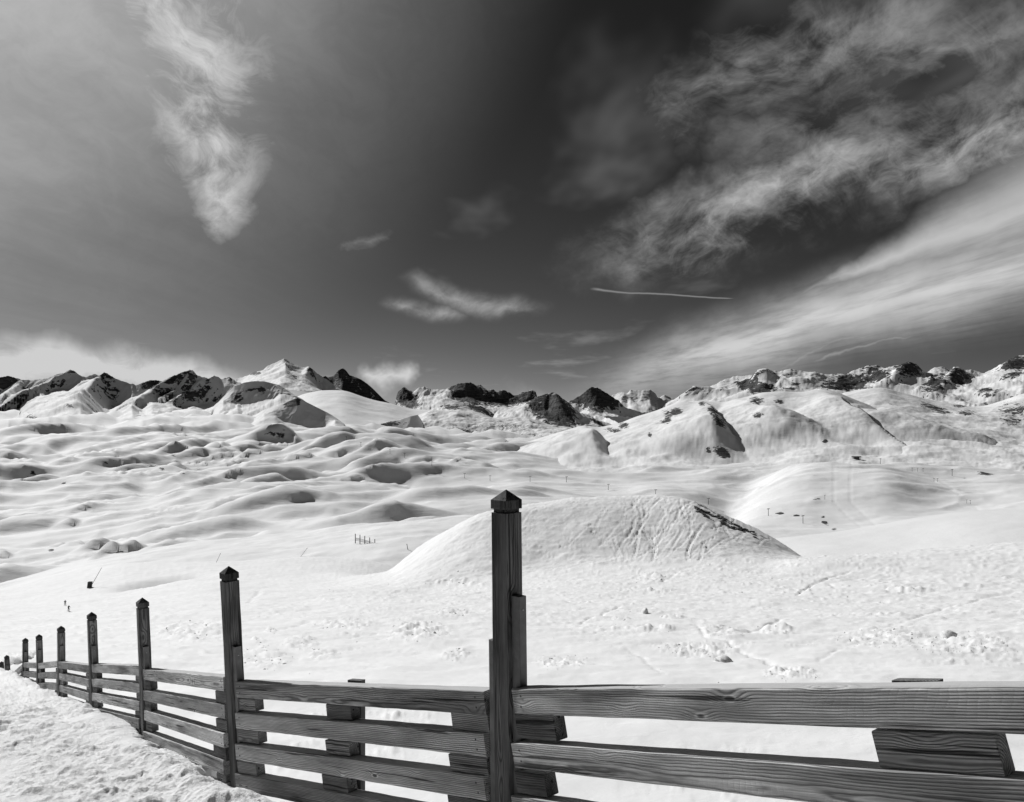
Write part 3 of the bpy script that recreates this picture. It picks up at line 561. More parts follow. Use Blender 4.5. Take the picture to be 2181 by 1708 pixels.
def vdisp(X, Y, Z, t, PX, row):
    wx = fbm(X / 300, Y / 300, 3, .5, 61) * 90
    U, V = X * .92 + Y * .38, Y * .92 - X * .38           # the swells run slantwise, along the prevailing wind
    left = .35 + .65 * sstep(PX, 1250, 850)
    out = fbm((X + wx) / 420, (Y + wx) / 320, 3, .45, 62) * 34 * np.clip(Y / 1400, .4, 1.4) * (.5 + .5 * left)
    def dome(lx, ly, sd, off, pw=1.7):
        n = fbm((U + wx * .8) / lx, (V + wx * .5) / ly, 3, .45, sd)
        return np.clip(n * 1.7 + off, 0, 1.2) ** pw
    out += fbm((U + wx) / 260, (V + wx) / 130, 4, .42, 75) * 25 * np.clip(Y / 1400, .35, 1.3) * left
    wn = sstep(Y, 1000, 650); wf = sstep(Y, 1500, 2200); wm = 1 - wn - wf
    out += wn * (dome(130, 56, 63, -.15) * 10 + dome(34, 26, 64, -.25) * 3) * left
    out += wm * (dome(270, 105, 65, -.2) * 26 + dome(60, 40, 66, -.25) * 6) * left
    out += wf * (dome(460, 170, 67, -.18) * 36 + dome(120, 70, 68, -.25) * 8) * left
    out += ridged((U + wx * .3) / 150, V / 50, 3, .45, 69) * 1.6 * left + fbm(X / 20, Y / 14, 3, .5, 70) * .5
    cr_ = np.clip(1 - 2.6 * np.abs(perlin((U + wx) / 210, (V - wx * .6) / 105, 77)), 0, 1) ** 1.4 * sstep(fbm(X / 380, Y / 260, 2, .5, 78), -.1, .25)
    out += cr_ * 8 * np.clip(Y / 1300, .4, 1.6) * left
    cr2 = np.clip(1 - 3 * np.abs(perlin((U - wx) / 80, (V + wx * .5) / 44, 79)), 0, 1) ** 1.3 * sstep(fbm(X / 240, Y / 180, 2, .5, 80), .0, .3)
    out += cr2 * 5.5 * np.clip(Y / 1300, .4, 1.3) * left * sstep(Y, 2300, 1700)
    # the swells one can pick out in the photograph: (picture x, base row, half-widths)
    for bx0, by0, brx, bry in BUMPS:
        j_ = int(np.abs(PX[0] - bx0).argmin()); k_ = int(np.abs(row[:, j_] - by0).argmin())
        xc, yc, d0 = X[k_, j_], Y[k_, j_], Y[k_, j_]
        Rx = brx / F * d0 * 1.22; Ry = max(Rx * .62, bry / F * d0 * 1.3); hh = min(bry / F * d0 * 1.2, Rx * .72)
        near_ = (np.abs(X - xc) < Rx * 2.6) & (np.abs(Y - yc) < Rx * 2.6)
        w_ = wx[near_] * Rx / 160
        qx = X[near_] - xc + w_; qy = Y[near_] - yc + w_ * .7
        a_ = qx * .94 + qy * .34; b_ = qy * .94 - qx * .34
        a_ = a_ / np.where(a_ > 0, Rx * .8, Rx * 1.6); b_ = b_ / np.where(b_ < 0, Ry * .75, Ry * 1.7)
        e2 = a_ * a_ + b_ * b_
        out[near_] += hh * np.clip(1 - e2 * .55, 0, 1) ** 1.8
    # the broad groomed hill with the lift, and the gully beside it
    ld = np.log(Y / 1180.)
    out += 34 * np.exp(-(np.maximum(0, np.abs(PX - 1800) - 60) / 125) ** 2 - (np.maximum(0, np.abs(ld) - .06) / np.where(ld > 0, .16, .30)) ** 2)
    out += -16 * np.exp(-((PX - 1540 - 120 * np.log(Y / 900.)) / 55) ** 2) * sstep(Y, 560, 760) * sstep(Y, 1700, 1300)
    out += 10 * np.exp(-((PX - 1400) / 70) ** 2 - (np.log(Y / 1150.) / .15) ** 2)
    out = out * sstep(Y, 330, 480)
    r1_ = HZ - (Z + out) / Y * F                          # edges of the groomed lanes and lift track
    for ln in LANES:
        for (xa, ya), (xb, yb) in zip(ln, ln[1:]):
            bx_ = (PX > min(xa, xb) - 8) & (PX < max(xa, xb) + 8) & (r1_ > min(ya, yb) - 8) & (r1_ < max(ya, yb) + 8) & (Y < 1700)
            tq, dd_, sd_ = seg_dist(PX[bx_], r1_[bx_], (xa, ya), (xb, yb))
            out[bx_] -= np.exp(-(dd_ / 2.2) ** 2) * .32 * Y[bx_] / 1000
    return out
strip('snow_valley', -700, 2900, 3.1, val_lines, [45, 75, 80, 70, 55, 25], 'alpine_mid', round_=True, smooth=True, disp=vdisp, rock_slope=(.95, 1.6, .52),
      rocks=[(70, 1008, 14, 5, -20, .62), (40, 1022, 10, 3, -20, .55), (225, 984, 24, 4, 8, .62), (250, 980, 12, 3, 0, .6), (320, 992, 22, 4, 10, .6), (345, 998, 12, 4, 10, .64), (370, 970, 10, 4, 0, .55), (392, 1008, 14, 3, 10, .5), (112, 1172, 12, 4, 0, .6), (265, 1172, 14, 4, -20, .62), (240, 1158, 9, 3, 0, .55), (420, 1000, 12, 3, 0, .5), (137, 1030, 7, 4, 0, .6), C(6, [(965, 515)])[0] + (6, 4, 0, .7), C(6, [(975, 550)])[0] + (10, 7, 30, .6), C(6, [(1030, 588)])[0] + (9, 4, 0, .6), C(6, [(705, 492)])[0] + (13, 4, 0, .7), C(6, [(805, 505)])[0] + (10, 3, 0, .7), C(6, [(930, 403)])[0] + (12, 3, 0, .6), C(6, [(1950, 255)])[0] + (26, 5, 8, .55)])
# smooth slope on the right
rs = C(6, [(300, 760), (500, 690), (640, 650), (800, 628), (1000, 608), (1270, 568), (1600, 508), (1850, 476), (2181, 460)]) + [(2600, 1060), (3200, 1030)]
strip('snow_slope_right', 1500, 3200, 2.5, [(130, [(1500, 1420), (3200, 1340)]), (230, [(1500, 1270), (1720, 1204), (1900, 1180), (2080, 1142), (2181, 1130), (2600, 1110), (3200, 1080)]), (360, rs), (480, drop(rs, 60))], [50, 60, 12], 'snow_slope', taper=60, smooth=True, round_=True,
      disp=lambda X, Y, Z, t, PX, row: fbm(X / 40, Y / 40, 4, .5, 85) * .9 + fbm(X / 6, Y / 4, 3, .5, 86) * .10)
# shoulder on the left with the little fence
sh = [(-300, 1290), (0, 1245), (150, 1205), (250, 1183), (330, 1168), (428, 1153), (520, 1146), (620, 1137), (767, 1117), (900, 1109), (1000, 1100), (1100, 1100), (1250, 1120)]
strip('snow_shoulder', -300, 1250, 2.2, [(270, [(-300, 1360), (250, 1270), (1250, 1260)]), (350, [(-300, 1310), (0, 1262), (250, 1207), (428, 1192), (700, 1168), (900, 1150), (1250, 1150)]), (460, sh), (600, drop(sh, 60))], [40, 60, 12], 'alpine_mid', taper=120, smooth=True, round_=True,
      disp=lambda X, Y, Z, t, PX, row: fbm(X / 60, Y / 40, 4, .5, 88) * 2.6 + ridged(X / 26, Y / 14, 3, .5, 89) * .5)
# ------------------------------------------------------------------ knoll with ski tracks
kn = [(780, 1262), (830, 1216), (865, 1192), (900, 1168), (950, 1136), (1000, 1108), (1040, 1094), (1080, 1086), (1130, 1077), (1190, 1068), (1250, 1062), (1310, 1058), (1370, 1058), (1430, 1061), (1480, 1071), (1520, 1090), (1550, 1106), (1600, 1130), (1640, 1151), (1700, 1180), (1760, 1215)]
rk_ = np.random.RandomState(5)
TR = []
for k in range(95):
    x0 = rk_.normal(1410, 85); s0 = rk_.uniform(0.48, 0.9); L = rk_.uniform(.05, .2); sl_ = rk_.normal(-14, 14); cv = rk_.normal(0, 8)
    TR.append((x0, s0, L, sl_, cv, rk_.uniform(.06, .16)))
def kdisp(X, Y, Z, t, PX, row):
    z = fbm(X / 14, Y / 14, 4, .5, 90) * .55 + fbm(X / 2.5, Y / 2.0, 3, .5, 91) * .07
    z += np.maximum(0, ridged(X / 4.2, Y / 5.5, 3, .5, 92) - .25) * .10 * np.exp(-((PX - 1400) / 170) ** 2) * sstep(row, 1060, 1090)
    tt = t / 2.0
    for x0, s0, L, sl_, cv, dp in TR:
        u = (tt - s0) / L
        m = (u > 0) & (u < 1)
        xc = x0 - sl_ * (u - .5) * 2 + cv * np.sin(u * 3)
        for off in (-1.1, 1.1):
            z -= np.where(m, dp * np.exp(-(((PX - xc - off * 1.6) / 1.3) ** 2)), 0)
            z += np.where(m, .5 * dp * np.exp(-(((PX - xc - off * 1.6 - 2.4) / 1.3) ** 2)), 0)
    return z


# ------------------------------------------------------------------ near snow slope
Pst = [None, (1078, 1040, 4.26), (487, 1203, 6.57), (303, 1271, 9.22), (195, 1302, 11.84), (130, 1332, 14.5), (83, 1350, 17.0), (54, 1358, 19.5), (14, 1394, 21.8), (3, 1408, 24.0)]
FXY = [((p[0] + dxp - CX) / F * p[2], p[2]) for p, dxp in zip(Pst[1:], [6, 14, 8, 5, 0, 2, 0, 5, 4])]
FXY = [(FXY[0][0] + .6 * 3.3, FXY[0][1] - .8 * 3.3)] + FXY
FXY.append((FXY[-1][0] - 1.6, FXY[-1][1] + 3.0))
def fence_side(X, Y):
    """signed distance to the fence line: positive on the far (valley) side"""
    best = np.full(np.shape(X), 1e9); sg = np.zeros(np.shape(X))
    a0 = (FXY[0][0] + 6, FXY[0][1] - 8); an = (FXY[-1][0] - 14, FXY[-1][1] + 30)
    pts = [a0] + FXY + [an]
    for a, b in zip(pts, pts[1:]):
        t_, d_, s_ = seg_dist(X, Y, b, a)
        m = d_ < best; best = np.where(m, d_, best); sg = np.where(m, s_, sg)
    return best * sg
near_rows = {   # depth: rows across the picture
    2.2: [(-1500, 2100), (1000, 2250), (3700, 2250)],
    6: [(-1500, 1760), (0, 1790), (1000, 1790), (3700, 1760)],
    10: [(-1500, 1600), (0, 1600), (700, 1590), (1700, 1570), (3700, 1540)],
    16: [(-1500, 1490), (0, 1490), (450, 1478), (900, 1462), (1700, 1445), (2181, 1440), (3700, 1400)],
    30: [(-1500, 1415), (0, 1405), (450, 1384), (900, 1362), (1400, 1345), (2181, 1335), (3700, 1300)],
    50: [(-1500, 1372), (0, 1364), (450, 1338), (700, 1322), (1090, 1306), (1700, 1294), (2181, 1285), (3700, 1240)],
    90: [(-1500, 1340), (0, 1333), (250, 1316), (450, 1300), (700, 1282), (1090, 1262), (1400, 1248), (1700, 1236), (2181, 1222), (3700, 1180)],
    128: [(-1000, 1323), (0, 1318), (250, 1300), (450, 1281), (700, 1262), (830, 1252), (1000, 1234), (1200, 1210), (1330, 1198), (1450, 1192), (1550, 1189), (1640, 1189), (1717, 1187), (1800, 1184), (1907, 1180), (2083, 1166), (2181, 1158), (3100, 1115)],
    205: [(-1000, 1304), (0, 1294), (250, 1275), (450, 1250), (700, 1234), (780, 1228)] + kn[1:-1] + [(1760, 1206), (1907, 1208), (2181, 1190), (3100, 1150)],
    262: [(-1000, 1292), (0, 1280), (250, 1252), (450, 1224), (700, 1212), (780, 1222), (860, 1245), (1000, 1250), (1500, 1250), (1700, 1245), (2181, 1215), (3100, 1180)],
    335: [(-1500, 1275), (-200, 1266), (0, 1254), (70, 1238), (132, 1223), (211, 1208), (271, 1199), (387, 1197), (500, 1195), (700, 1185), (900, 1190), (1200, 1260), (2181, 1250), (3700, 1200)],
    420: [(-1500, 1330), (0, 1310), (271, 1262), (700, 1235), (900, 1240), (1200, 1290), (3700, 1260)]}
DEB = []                                             # patches of broken snow, in the picture
q4 = lambda x, y, rx, ry: ((500 + x / 2.908) / 1.17377, (1340 + y / 2.908) / 1.17377, rx / 3.41, ry / 3.41)
q5 = lambda x, y, rx, ry: ((1300 + x / 3.355) / 1.17377, (1340 + y / 3.355) / 1.17377, rx / 3.94, ry / 3.94)
q6 = lambda x, y, rx, ry: ((1900 + x / 3.305) / 1.17377, (1340 + y / 3.305) / 1.17377, rx / 3.88, ry / 3.88)
DEB += [q4(1050, 645, 230, 40), q4(1600, 700, 230, 80), q4(880, 850, 130, 35), q4(1830, 560, 150, 35), q4(520, 695, 45, 20), q4(420, 770, 50, 20), q4(1850, 860, 130, 50), q4(1850, 340, 220, 30)]
DEB += [q5(1120, 350, 140, 50), q5(1150, 460, 160, 18), q5(1290, 680, 100, 25), q5(840, 700, 90, 20), q5(1150, 780, 180, 30), q5(1500, 950, 330, 60), q5(350, 1060, 250, 70), q5(1700, 800, 200, 60)]
DEB += [q6(1050, 840, 420, 90), q6(1700, 890, 450, 110), q6(1300, 450, 380, 22), q6(130, 770, 150, 40), q6(250, 1160, 230, 60)]
DEB += [(395, 1345, 70, 22), (470, 1330, 40, 10), (560, 1400, 60, 25), (640, 1370, 40, 12)]
g5 = lambda *p: [q5(a, b, 1, 1)[:2] for a, b in p]
g6 = lambda *p: [q6(a, b, 1, 1)[:2] for a, b in p]
g4 = lambda *p: [q4(a, b, 1, 1)[:2] for a, b in p]
GROOVES = [(g5((280, 642), (480, 628), (600, 602)), .25, .05), (g5((500, 742), (560, 695), (690, 655), (850, 595)), .25, .06), (g5((1180, 395), (1400, 262), (1550, 232), (1720, 215)), .3, .06),
           (g5((1480, 740), (1560, 850), (1750, 890), (1900, 985), (2120, 1075)), .22, .06), (g5((1930, 790), (2181, 705)), .25, .06), (g5((780, 930), (900, 945), (1040, 1010), (1200, 1190)), .18, .035), (g5((1500, 920), (1670, 980)), .2, .05),
           (g6((310, 485), (420, 400), (560, 345), (780, 270)), .3, .07), (g6((560, 380), (650, 450)), .3, .05), (g6((1250, 690), (1500, 610), (1700, 555), (1850, 505), (2100, 470)), .3, .06), (g6((0, 750), (190, 685)), .3, .06), (g6((740, 860), (860, 810)), .3, .06), (g6((490, 1030), (640, 955)), .2, .05), (g6((130, 1190), (240, 1125)), .2, .08), (g6((30, 1020), (250, 1110)), .2, .05),
           (g4((560, 690), (760, 645)), .25, .06), (g4((1100, 740), (1290, 712)), .25, .05), (g4((520, 900), (700, 880), (1000, 825), (1160, 800)), .22, .05), (g4((340, 490), (430, 410)), .5, .08), (g4((1180, 450), (1600, 380), (2080, 310)), .4, .06)]
def ndisp(X, Y, Z, t, PX, row):
    s = np.clip(Y / 12, .4, 6)
    z = fbm(X / 9, Y / 9, 4, .5, 101) * .22 + fbm(X / 1.6, Y / 1.1, 4, .55, 102) * .035 * np.clip(Y / 10, .6, 3)
    z += fbm(X / 30, Y / 22, 3, .5, 108) * .8 * sstep(Y, 30, 90) * sstep(np.abs(PX - 1270), 300, 520)
    z += kdisp(X, Y, Z, np.interp(Y, [90, 128, 165, 262], [0, 1, 2, 3]), PX, row) * sstep(Y, 112, 130) * sstep(Y, 250, 225) * sstep(PX, 800, 900) * sstep(PX, 1780, 1700)
    # wind ripples and old tracks running across the slope
    w = fbm(X / 6, Y / 6, 2, .5, 103)
    z += np.maximum(0, ridged((X * .5 + Y) / 2.2 + w, (X - Y * .5) / 14, 3, .5, 104) - .55) * .10 * np.clip(Y / 18, .5, 4)
    deb = np.zeros_like(X)
    for ex, ey, rx, ry in DEB:
        deb = np.maximum(deb, sstep(1.3 - np.hypot((PX - ex) / rx, (row - ey) / ry), 0, .8))
    wa = sstep(Y, 34, 20); wc = sstep(Y, 50, 75); wb = 1 - wa - wc
    cl = sum(w_ * np.maximum(0, fbm(X / l_, Y / l_, 4, .6, 105) + .1) * h_ for w_, l_, h_ in ((wa, .45, .20), (wb, 1.0, .42), (wc, 2.2, .8)))
    z += deb * cl
    spr = sstep(fbm(X / 7, Y / 5, 3, .5, 106), .12, .45)
    z += spr * sum(w_ * np.maximum(0, fbm(X / l_, Y / l_, 3, .6, 107) - .12) * h_ for w_, l_, h_ in ((wa, .32, .13), (wb, .8, .28), (wc, 1.8, .5)))
    for pts_, wd_, dp_ in GROOVES:
        for (xa, ya), (xb, yb) in zip(pts_, pts_[1:]):
            bx_ = (PX > min(xa, xb) - 12) & (PX < max(xa, xb) + 12) & (row > min(ya, yb) - 8) & (row < max(ya, yb) + 8)
            pa, ra, Ya = PX[bx_], row[bx_], Y[bx_]
            tq, dd_, sd_ = seg_dist(pa, ra * 3.0, (xa, ya * 3.0), (xb, yb * 3.0))
            wp = wd_ * .3 * F / Ya
            m_ = np.exp(-(dd_ / 3.0 / np.maximum(wp * .45, 1.3)) ** 2)
            z[bx_] -= dp_ * .6 * m_ * np.clip(Ya / 20, .5, 4) * (1 - .6 * sstep(fbm(pa / 25, ra / 9, 2, .5, 140), -.2, .2))
    # the hollow with a wind lip on the left
    hx, hy = at(352, 1262, 262).x, 262
    d2 = ((X - hx) / 13) ** 2 + ((Y - hy) / 9) ** 2
    z += -5.0 * np.exp(-d2 ** 1.5)
    fs = fence_side(X, Y)
    z -= sstep(-fs, -.1, .5) * .55 * sstep(Y, 40, 25)
    return z
ks = sorted(near_rows)
KD = {205: [(-1000, 205), (680, 205), (830, 168), (950, 160), (1370, 165), (1550, 152), (1640, 146), (1710, 143), (1820, 168), (1950, 205), (3100, 205)]}
NPX = [-2600.0]
while NPX[-1] < 4600:
    q_ = NPX[-1]; NPX.append(q_ + 3.7 + 14 * float(sstep(q_, -150, -700) + sstep(q_, 2350, 2900)) - 1.5 * float(sstep(q_, 500, 850) * sstep(q_, 2050, 1700)))
strip('snow_slope', -1000, 3100, NPX, [(KD.get(k, k), near_rows[k]) for k in ks], [10, 40, 46, 66, 55, 55, 46, 90, 18, 18, 8], 'near_slope', round_=True, smooth=True, sblur=17, disp=ndisp,
      rocks=[(1500, 1079, 24, 3, 25, .58), (1535, 1099, 26, 4, 30, .6), (1580, 1124, 24, 3, 28, .5), (1540, 1114, 14, 4, 15, .56)])

# snow bank on the near side of the fence
def bank_mesh():
    px = np.concatenate([np.arange(-2600, -420, 16), np.arange(-420, 860, 2.5)])
    Yv = np.concatenate([np.exp(np.linspace(math.log(1.5), math.log(4.6), 24, endpoint=False)), np.exp(np.linspace(math.log(4.6), math.log(13), 330, endpoint=False)), np.exp(np.linspace(math.log(13), math.log(34), 80))])
    Y = np.repeat(Yv[:, None], len(px), 1); X = (px[None, :] - CX) / F * Y
    z = -1.41 - .2535 * Y + .12 * np.exp(-((Y - 10.5) / 2.5) ** 2)
    fs = fence_side(X, Y)
    rough = np.clip(sstep(fbm(X / 1.6, Y / 1.2, 3, .5, 121) + .55 * np.exp(-((fs + .9) / 1.1) ** 2) + .25 * sstep(X, -4, -2.6), .05, .5), 0, 1)
    wx = fbm(X / .5, Y / .5, 2, .5, 122) * .12
    z += fbm(X / 2.2, Y / 1.5, 3, .5, 123) * .09
    lump = np.maximum(-.15, fbm((X + wx) / .19, (Y + wx) / .24, 4, .55, 124))
    z += lump * (.012 + .060 * rough)
    z += ridged(X / .09, Y / .13, 3, .55, 125) * (.003 + .011 * rough)
    z += np.maximum(0, perlin(X / .32, Y / .4, 131) - .25) * .09 * rough
    z += np.exp(-((fs + .28) / .22) ** 2) * (.05 + .10 * np.maximum(0, fbm(X / .7, Y / .7, 3, .5, 126)))
    edge = fs + fbm(X / .6, Y / .6, 3, .5, 127) * .30 + fbm(X / .15, Y / .15, 2, .5, 128) * .06
    z -= sstep(edge, -.10, .30) * .9 + np.maximum(0, fs - .25) * .9
    o = obj('snow_bank', grid_mesh('snow_bank', np.stack([X, Y, z], -1)), 'snow_near'); o['kind'] = 'structure'
    PROJ.append(('snow_bank', np.broadcast_to(px, X.shape).ravel().astype(np.float32), (HZ - z / Y * F).ravel().astype(np.float32), np.stack([X, Y, z], -1).reshape(-1, 3)))
bank_mesh()

# ------------------------------------------------------------------ the wooden fence
def box_mesh(name, L, H, Tk, mat, seg=1, bev=.005, wob=0.0, seed=0):
    """beam along local X from 0 to L, height along Z (0..H), thickness along Y (-T/2..T/2)"""
    rr = random.Random(seed); bm = bmesh.new(); rings = []
    for i in range(seg + 1):
        x = L * i / seg; j = [(rr.uniform(-wob, wob), rr.uniform(-wob, wob)) for _ in range(4)]
        b = bev
        prof = [(-Tk / 2 + b, 0), (Tk / 2 - b, 0), (Tk / 2, b), (Tk / 2, H - b), (Tk / 2 - b, H), (-Tk / 2 + b, H), (-Tk / 2, H - b), (-Tk / 2, b)]
        cid = [0, 1, 1, 2, 2, 3, 3, 0]
        rings.append([bm.verts.new((x, p[0] + j[c][0], p[1] + j[c][1])) for p, c in zip(prof, cid)])
    for a, b in zip(rings, rings[1:]):
        for k in range(8): bm.faces.new((a[k], a[(k + 1) % 8], b[(k + 1) % 8], b[k]))
    bm.faces.new(rings[0]); bm.faces.new(list(reversed(rings[-1])))
    bmesh.ops.recalc_face_normals(bm, faces=bm.faces)
    me = bpy.data.meshes.new(name); bm.to_mesh(me); bm.free(); me.materials.append(MATS[mat]); return me
def frame(origin, xdir, up=Vector((0, 0, 1))):
    x = Vector(xdir).normalized(); y = up.cross(x).normalized(); z = x.cross(y)
    return Matrix(((x.x, y.x, z.x, origin[0]), (x.y, y.y, z.y, origin[1]), (x.z, y.z, z.z, origin[2]), (0, 0, 0, 1)))
fence = empty('wooden_fence', (FXY[1][0], FXY[1][1], -2.5))
FO = Vector(fence.location)
tag(fence, 'weathered wooden post-and-rail fence running down the snow slope in the foreground', 'fence')
S = 0.12
def gz(x, y): return -1.46 - .2535 * y
def make_post(i, xy, ztop, direc, lean, bt):
    """upright: post > cap, batten, screw. Built lying along local X so the grain runs up it."""
    x, y = xy; zb = gz(x, y) - .7; L = ztop - .075 - zb
    axis = Vector((-lean, 0, 1)).normalized()
    base = Vector((x, y, zb)) + Vector((lean * (0.6), 0, 0))
    if 1 <= i < len(Pst):                  # hang the post from its measured top
        base = Vector(((Pst[i][0] - CX) / F * Pst[i][2], y, ztop)) - axis * ((ztop - zb) / axis.z)
    d = Vector((direc[0], direc[1], 0)).normalized()
    X = axis; Z = (d - axis * d.dot(axis)).normalized(); Y = Z.cross(X)
    M = Matrix(((X.x, Y.x, Z.x, base.x - FO.x), (X.y, Y.y, Z.y, base.y - FO.y), (X.z, Y.z, Z.z, base.z - FO.z), (0, 0, 0, 1)))
    me = box_mesh('post', L - .055, S, S, 'wood_post', seg=14, bev=.004, wob=.0012, seed=i)
    for v in me.vertices: v.co.z -= S / 2
    p = obj('post', me, parent=fence, matrix=M)
    # neck, then cap block with a pyramid
    bm = bmesh.new()
    def sq(xx, h): return [bm.verts.new((xx, a * h, b * h)) for a, b in ((-1, -1), (1, -1), (1, 1), (-1, 1))]
    h = S / 2; r0 = sq(L - .056, h * .82); r1 = sq(L - .034, h * .82); r2 = sq(L - .034, h * .985); r25 = sq(L - .028, h * 1.0); r3 = sq(L + .014, h * 1.0); tip = bm.verts.new((L + .070, 0, 0))
    for a, b in ((r0, r1), (r1, r2), (r2, r25), (r25, r3)):
        for k in range(4): bm.faces.new((a[k], a[(k + 1) % 4], b[(k + 1) % 4], b[k]))
    for k in range(4): bm.faces.new((r3[k], r3[(k + 1) % 4], tip))
    bmesh.ops.recalc_face_normals(bm, faces=bm.faces)
    cm = bpy.data.meshes.new('cap'); bm.to_mesh(cm); bm.free(); cm.materials.append(MATS['wood_dark' if i != 1 else 'wood_post'])
    obj('cap', cm, parent=p)
    for sgn, ex in ((1, 0), (-1, -.27)):
        bl = bt - zb + ex
        b_me = box_mesh('batten', bl, .062, .055, 'batten_paint', seg=1, bev=.003)
        for v in b_me.vertices: v.co.z = (v.co.z + S / 2 + .001) if sgn > 0 else (-v.co.z - S / 2 - .001); v.co.y += .004
        b_me.flip_normals() if sgn < 0 else None
        b = obj('batten', b_me, parent=p)
        if sgn > 0:
            bm = bmesh.new(); bmesh.ops.create_icosphere(bm, subdivisions=1, radius=.006)
            sm = bpy.data.meshes.new('screw'); bm.to_mesh(sm); bm.free(); sm.materials.append(MATS['steel'])
            s_ = obj('screw', sm, parent=b); s_.location = (bl - .07, .004, S / 2 + .062)
    return p
dirs = []
for i in range(len(FXY)):
    a = FXY[max(i - 1, 0)]; b = FXY[min(i + 1, len(FXY) - 1)]
    dirs.append((a[0] - b[0], a[1] - b[1]))            # pointing up the slope towards the viewer's right
dirs[1] = (.70, -.714)
ztops = [.45, -.359, -1.197, -2.057, -2.862, -3.767, -4.60, -5.37, -6.48, -7.33, -8.3]
leans = [.01, .012, .053, .042, .04, .01, .028, .0, .075, .06, .05]
# top-rail top heights at both ends of every bay: (upper end, lower end)
rail = [(-.575, -1.41), (-1.49, -2.14), (-2.17, -2.88), (-2.89, -3.63), (-3.70, -4.40), (-4.45, -5.20), (-5.26, -5.96), (-6.06, -7.06), (-7.10, -8.05), (-8.1, -9.2)]
bats = [.05, -.93, -1.86, -2.62, -3.36, -4.12, -4.92, -5.70, -6.75, -7.6, -8.7]
for i in range(len(FXY)):
    make_post(i, FXY[i], ztops[i], dirs[i], leans[i], bats[i])
bm = bmesh.new(); bmesh.ops.create_icosphere(bm, subdivisions=1, radius=.0065)
for v in bm.verts: v.co.y *= .5
BOLT = bpy.data.meshes.new('bolt'); bm.to_mesh(BOLT); bm.free(); BOLT.materials.append(MATS['dark_metal'])
for i in range(len(rail)):
    A = Vector((*FXY[i], 0)); B = Vector((*FXY[i + 1], 0)); dd = (B - A); Lh = dd.length; dd.normalize()
    nrm = Vector((dd.y, -dd.x, 0)) * (1 if Vector((dd.y, -dd.x, 0)).dot(-A) > 0 else -1)      # towards the viewer
    pitch = .265 if i == 0 else (.238 if i < 3 else .215)
    hgt = .128 if i < 2 else .118
    z0, z1 = rail[i]
    inset = .062 + S / 2 + .004
    for k in range(5):
        rr = random.Random(i * 10 + k)
        a = A + dd * inset + nrm * (.0 + rr.uniform(-.006, .006)); b = B - dd * inset + nrm * (.0 + rr.uniform(-.006, .006))
        extra = (0, .02, .035, .05, .06)[k] if i < 2 else 0
        a.z = z0 - k * pitch - hgt + rr.uniform(-.006, .006); b.z = z1 - k * pitch - hgt - extra + rr.uniform(-.006, .006)
        v = b - a
        me = box_mesh('rail', v.length, hgt, .10, 'wood_rail', seg=22, bev=.005, wob=.0016, seed=i * 31 + k)
        M = frame(a - FO, v); R_ = obj('rail', me, parent=fence, matrix=M)
        if i < 3:
            sd_ = 1 if (M.to_3x3() @ Vector((0, 1, 0))).dot(nrm) > 0 else -1
            for xb in (.07, v.length - .07):
                for zb_ in (.3, .72):
                    o_b = obj('bolt', BOLT, parent=R_); o_b.location = (xb + rr.uniform(-.01, .01), sd_ * .0505, hgt * zb_)
        if k == 4: continue
        gap = pitch - hgt
        # spacer blocks in the gap below this rail: by both posts and at mid span
        spots = [(.0, .30 + rr.uniform(-.05, .08)), (1.0, .30 + rr.uniform(-.05, .08))]
        if i < 2: spots.append((.5, (.37 if i == 0 else .32) + rr.uniform(-.02, .02)))
        for sp, bl in spots:
            s0 = {0.0: 0.0, 1.0: v.length - bl, .5: v.length * (.295 if i == 0 else .5) - bl / 2 + k * .02}[sp]
            bh = gap * rr.uniform(.80, .93)
            blk = box_mesh('spacer_block', bl, bh, .075, 'wood_rail' if i == 0 and sp == .5 else 'wood_block', seg=4, bev=.004, wob=.0015, seed=i * 77 + k)
            o_ = a + v.normalized() * s0 + Vector((0, 0, -gap + .004)) - nrm * (.004 + rr.uniform(0, .008))
            o_.z -= extra * (s0 / v.length) * 0.2
            obj('spacer_block', blk, parent=fence, matrix=frame(o_ - FO, v))
    if i < 2:            # short upright board behind the middle of the bay
        me = box_mesh('back_board', 1.5, .16 if i else .15, .045, 'wood_dark', seg=4, bev=.005, wob=.001, seed=i)
        m_ = A + (B - A) * (.345 if i == 0 else .485) - nrm * .078
        zt = z0 + (z1 - z0) * (.345 if i == 0 else .485) + .020
        for v_ in me.vertices: v_.co.x += (v_.co.z - .1) * (z0 - z1) / Lh
        X = Vector((0, 0, 1)); Z = -dd; Y = Z.cross(X); o_ = m_ + dd * .08; o_.z = zt - 1.5
        M = Matrix(((X.x, Y.x, Z.x, o_.x - FO.x), (X.y, Y.y, Z.y, o_.y - FO.y), (X.z, Y.z, Z.z, o_.z - FO.z), (0, 0, 0, 1)))
        obj('back_board', me, parent=fence, matrix=M)

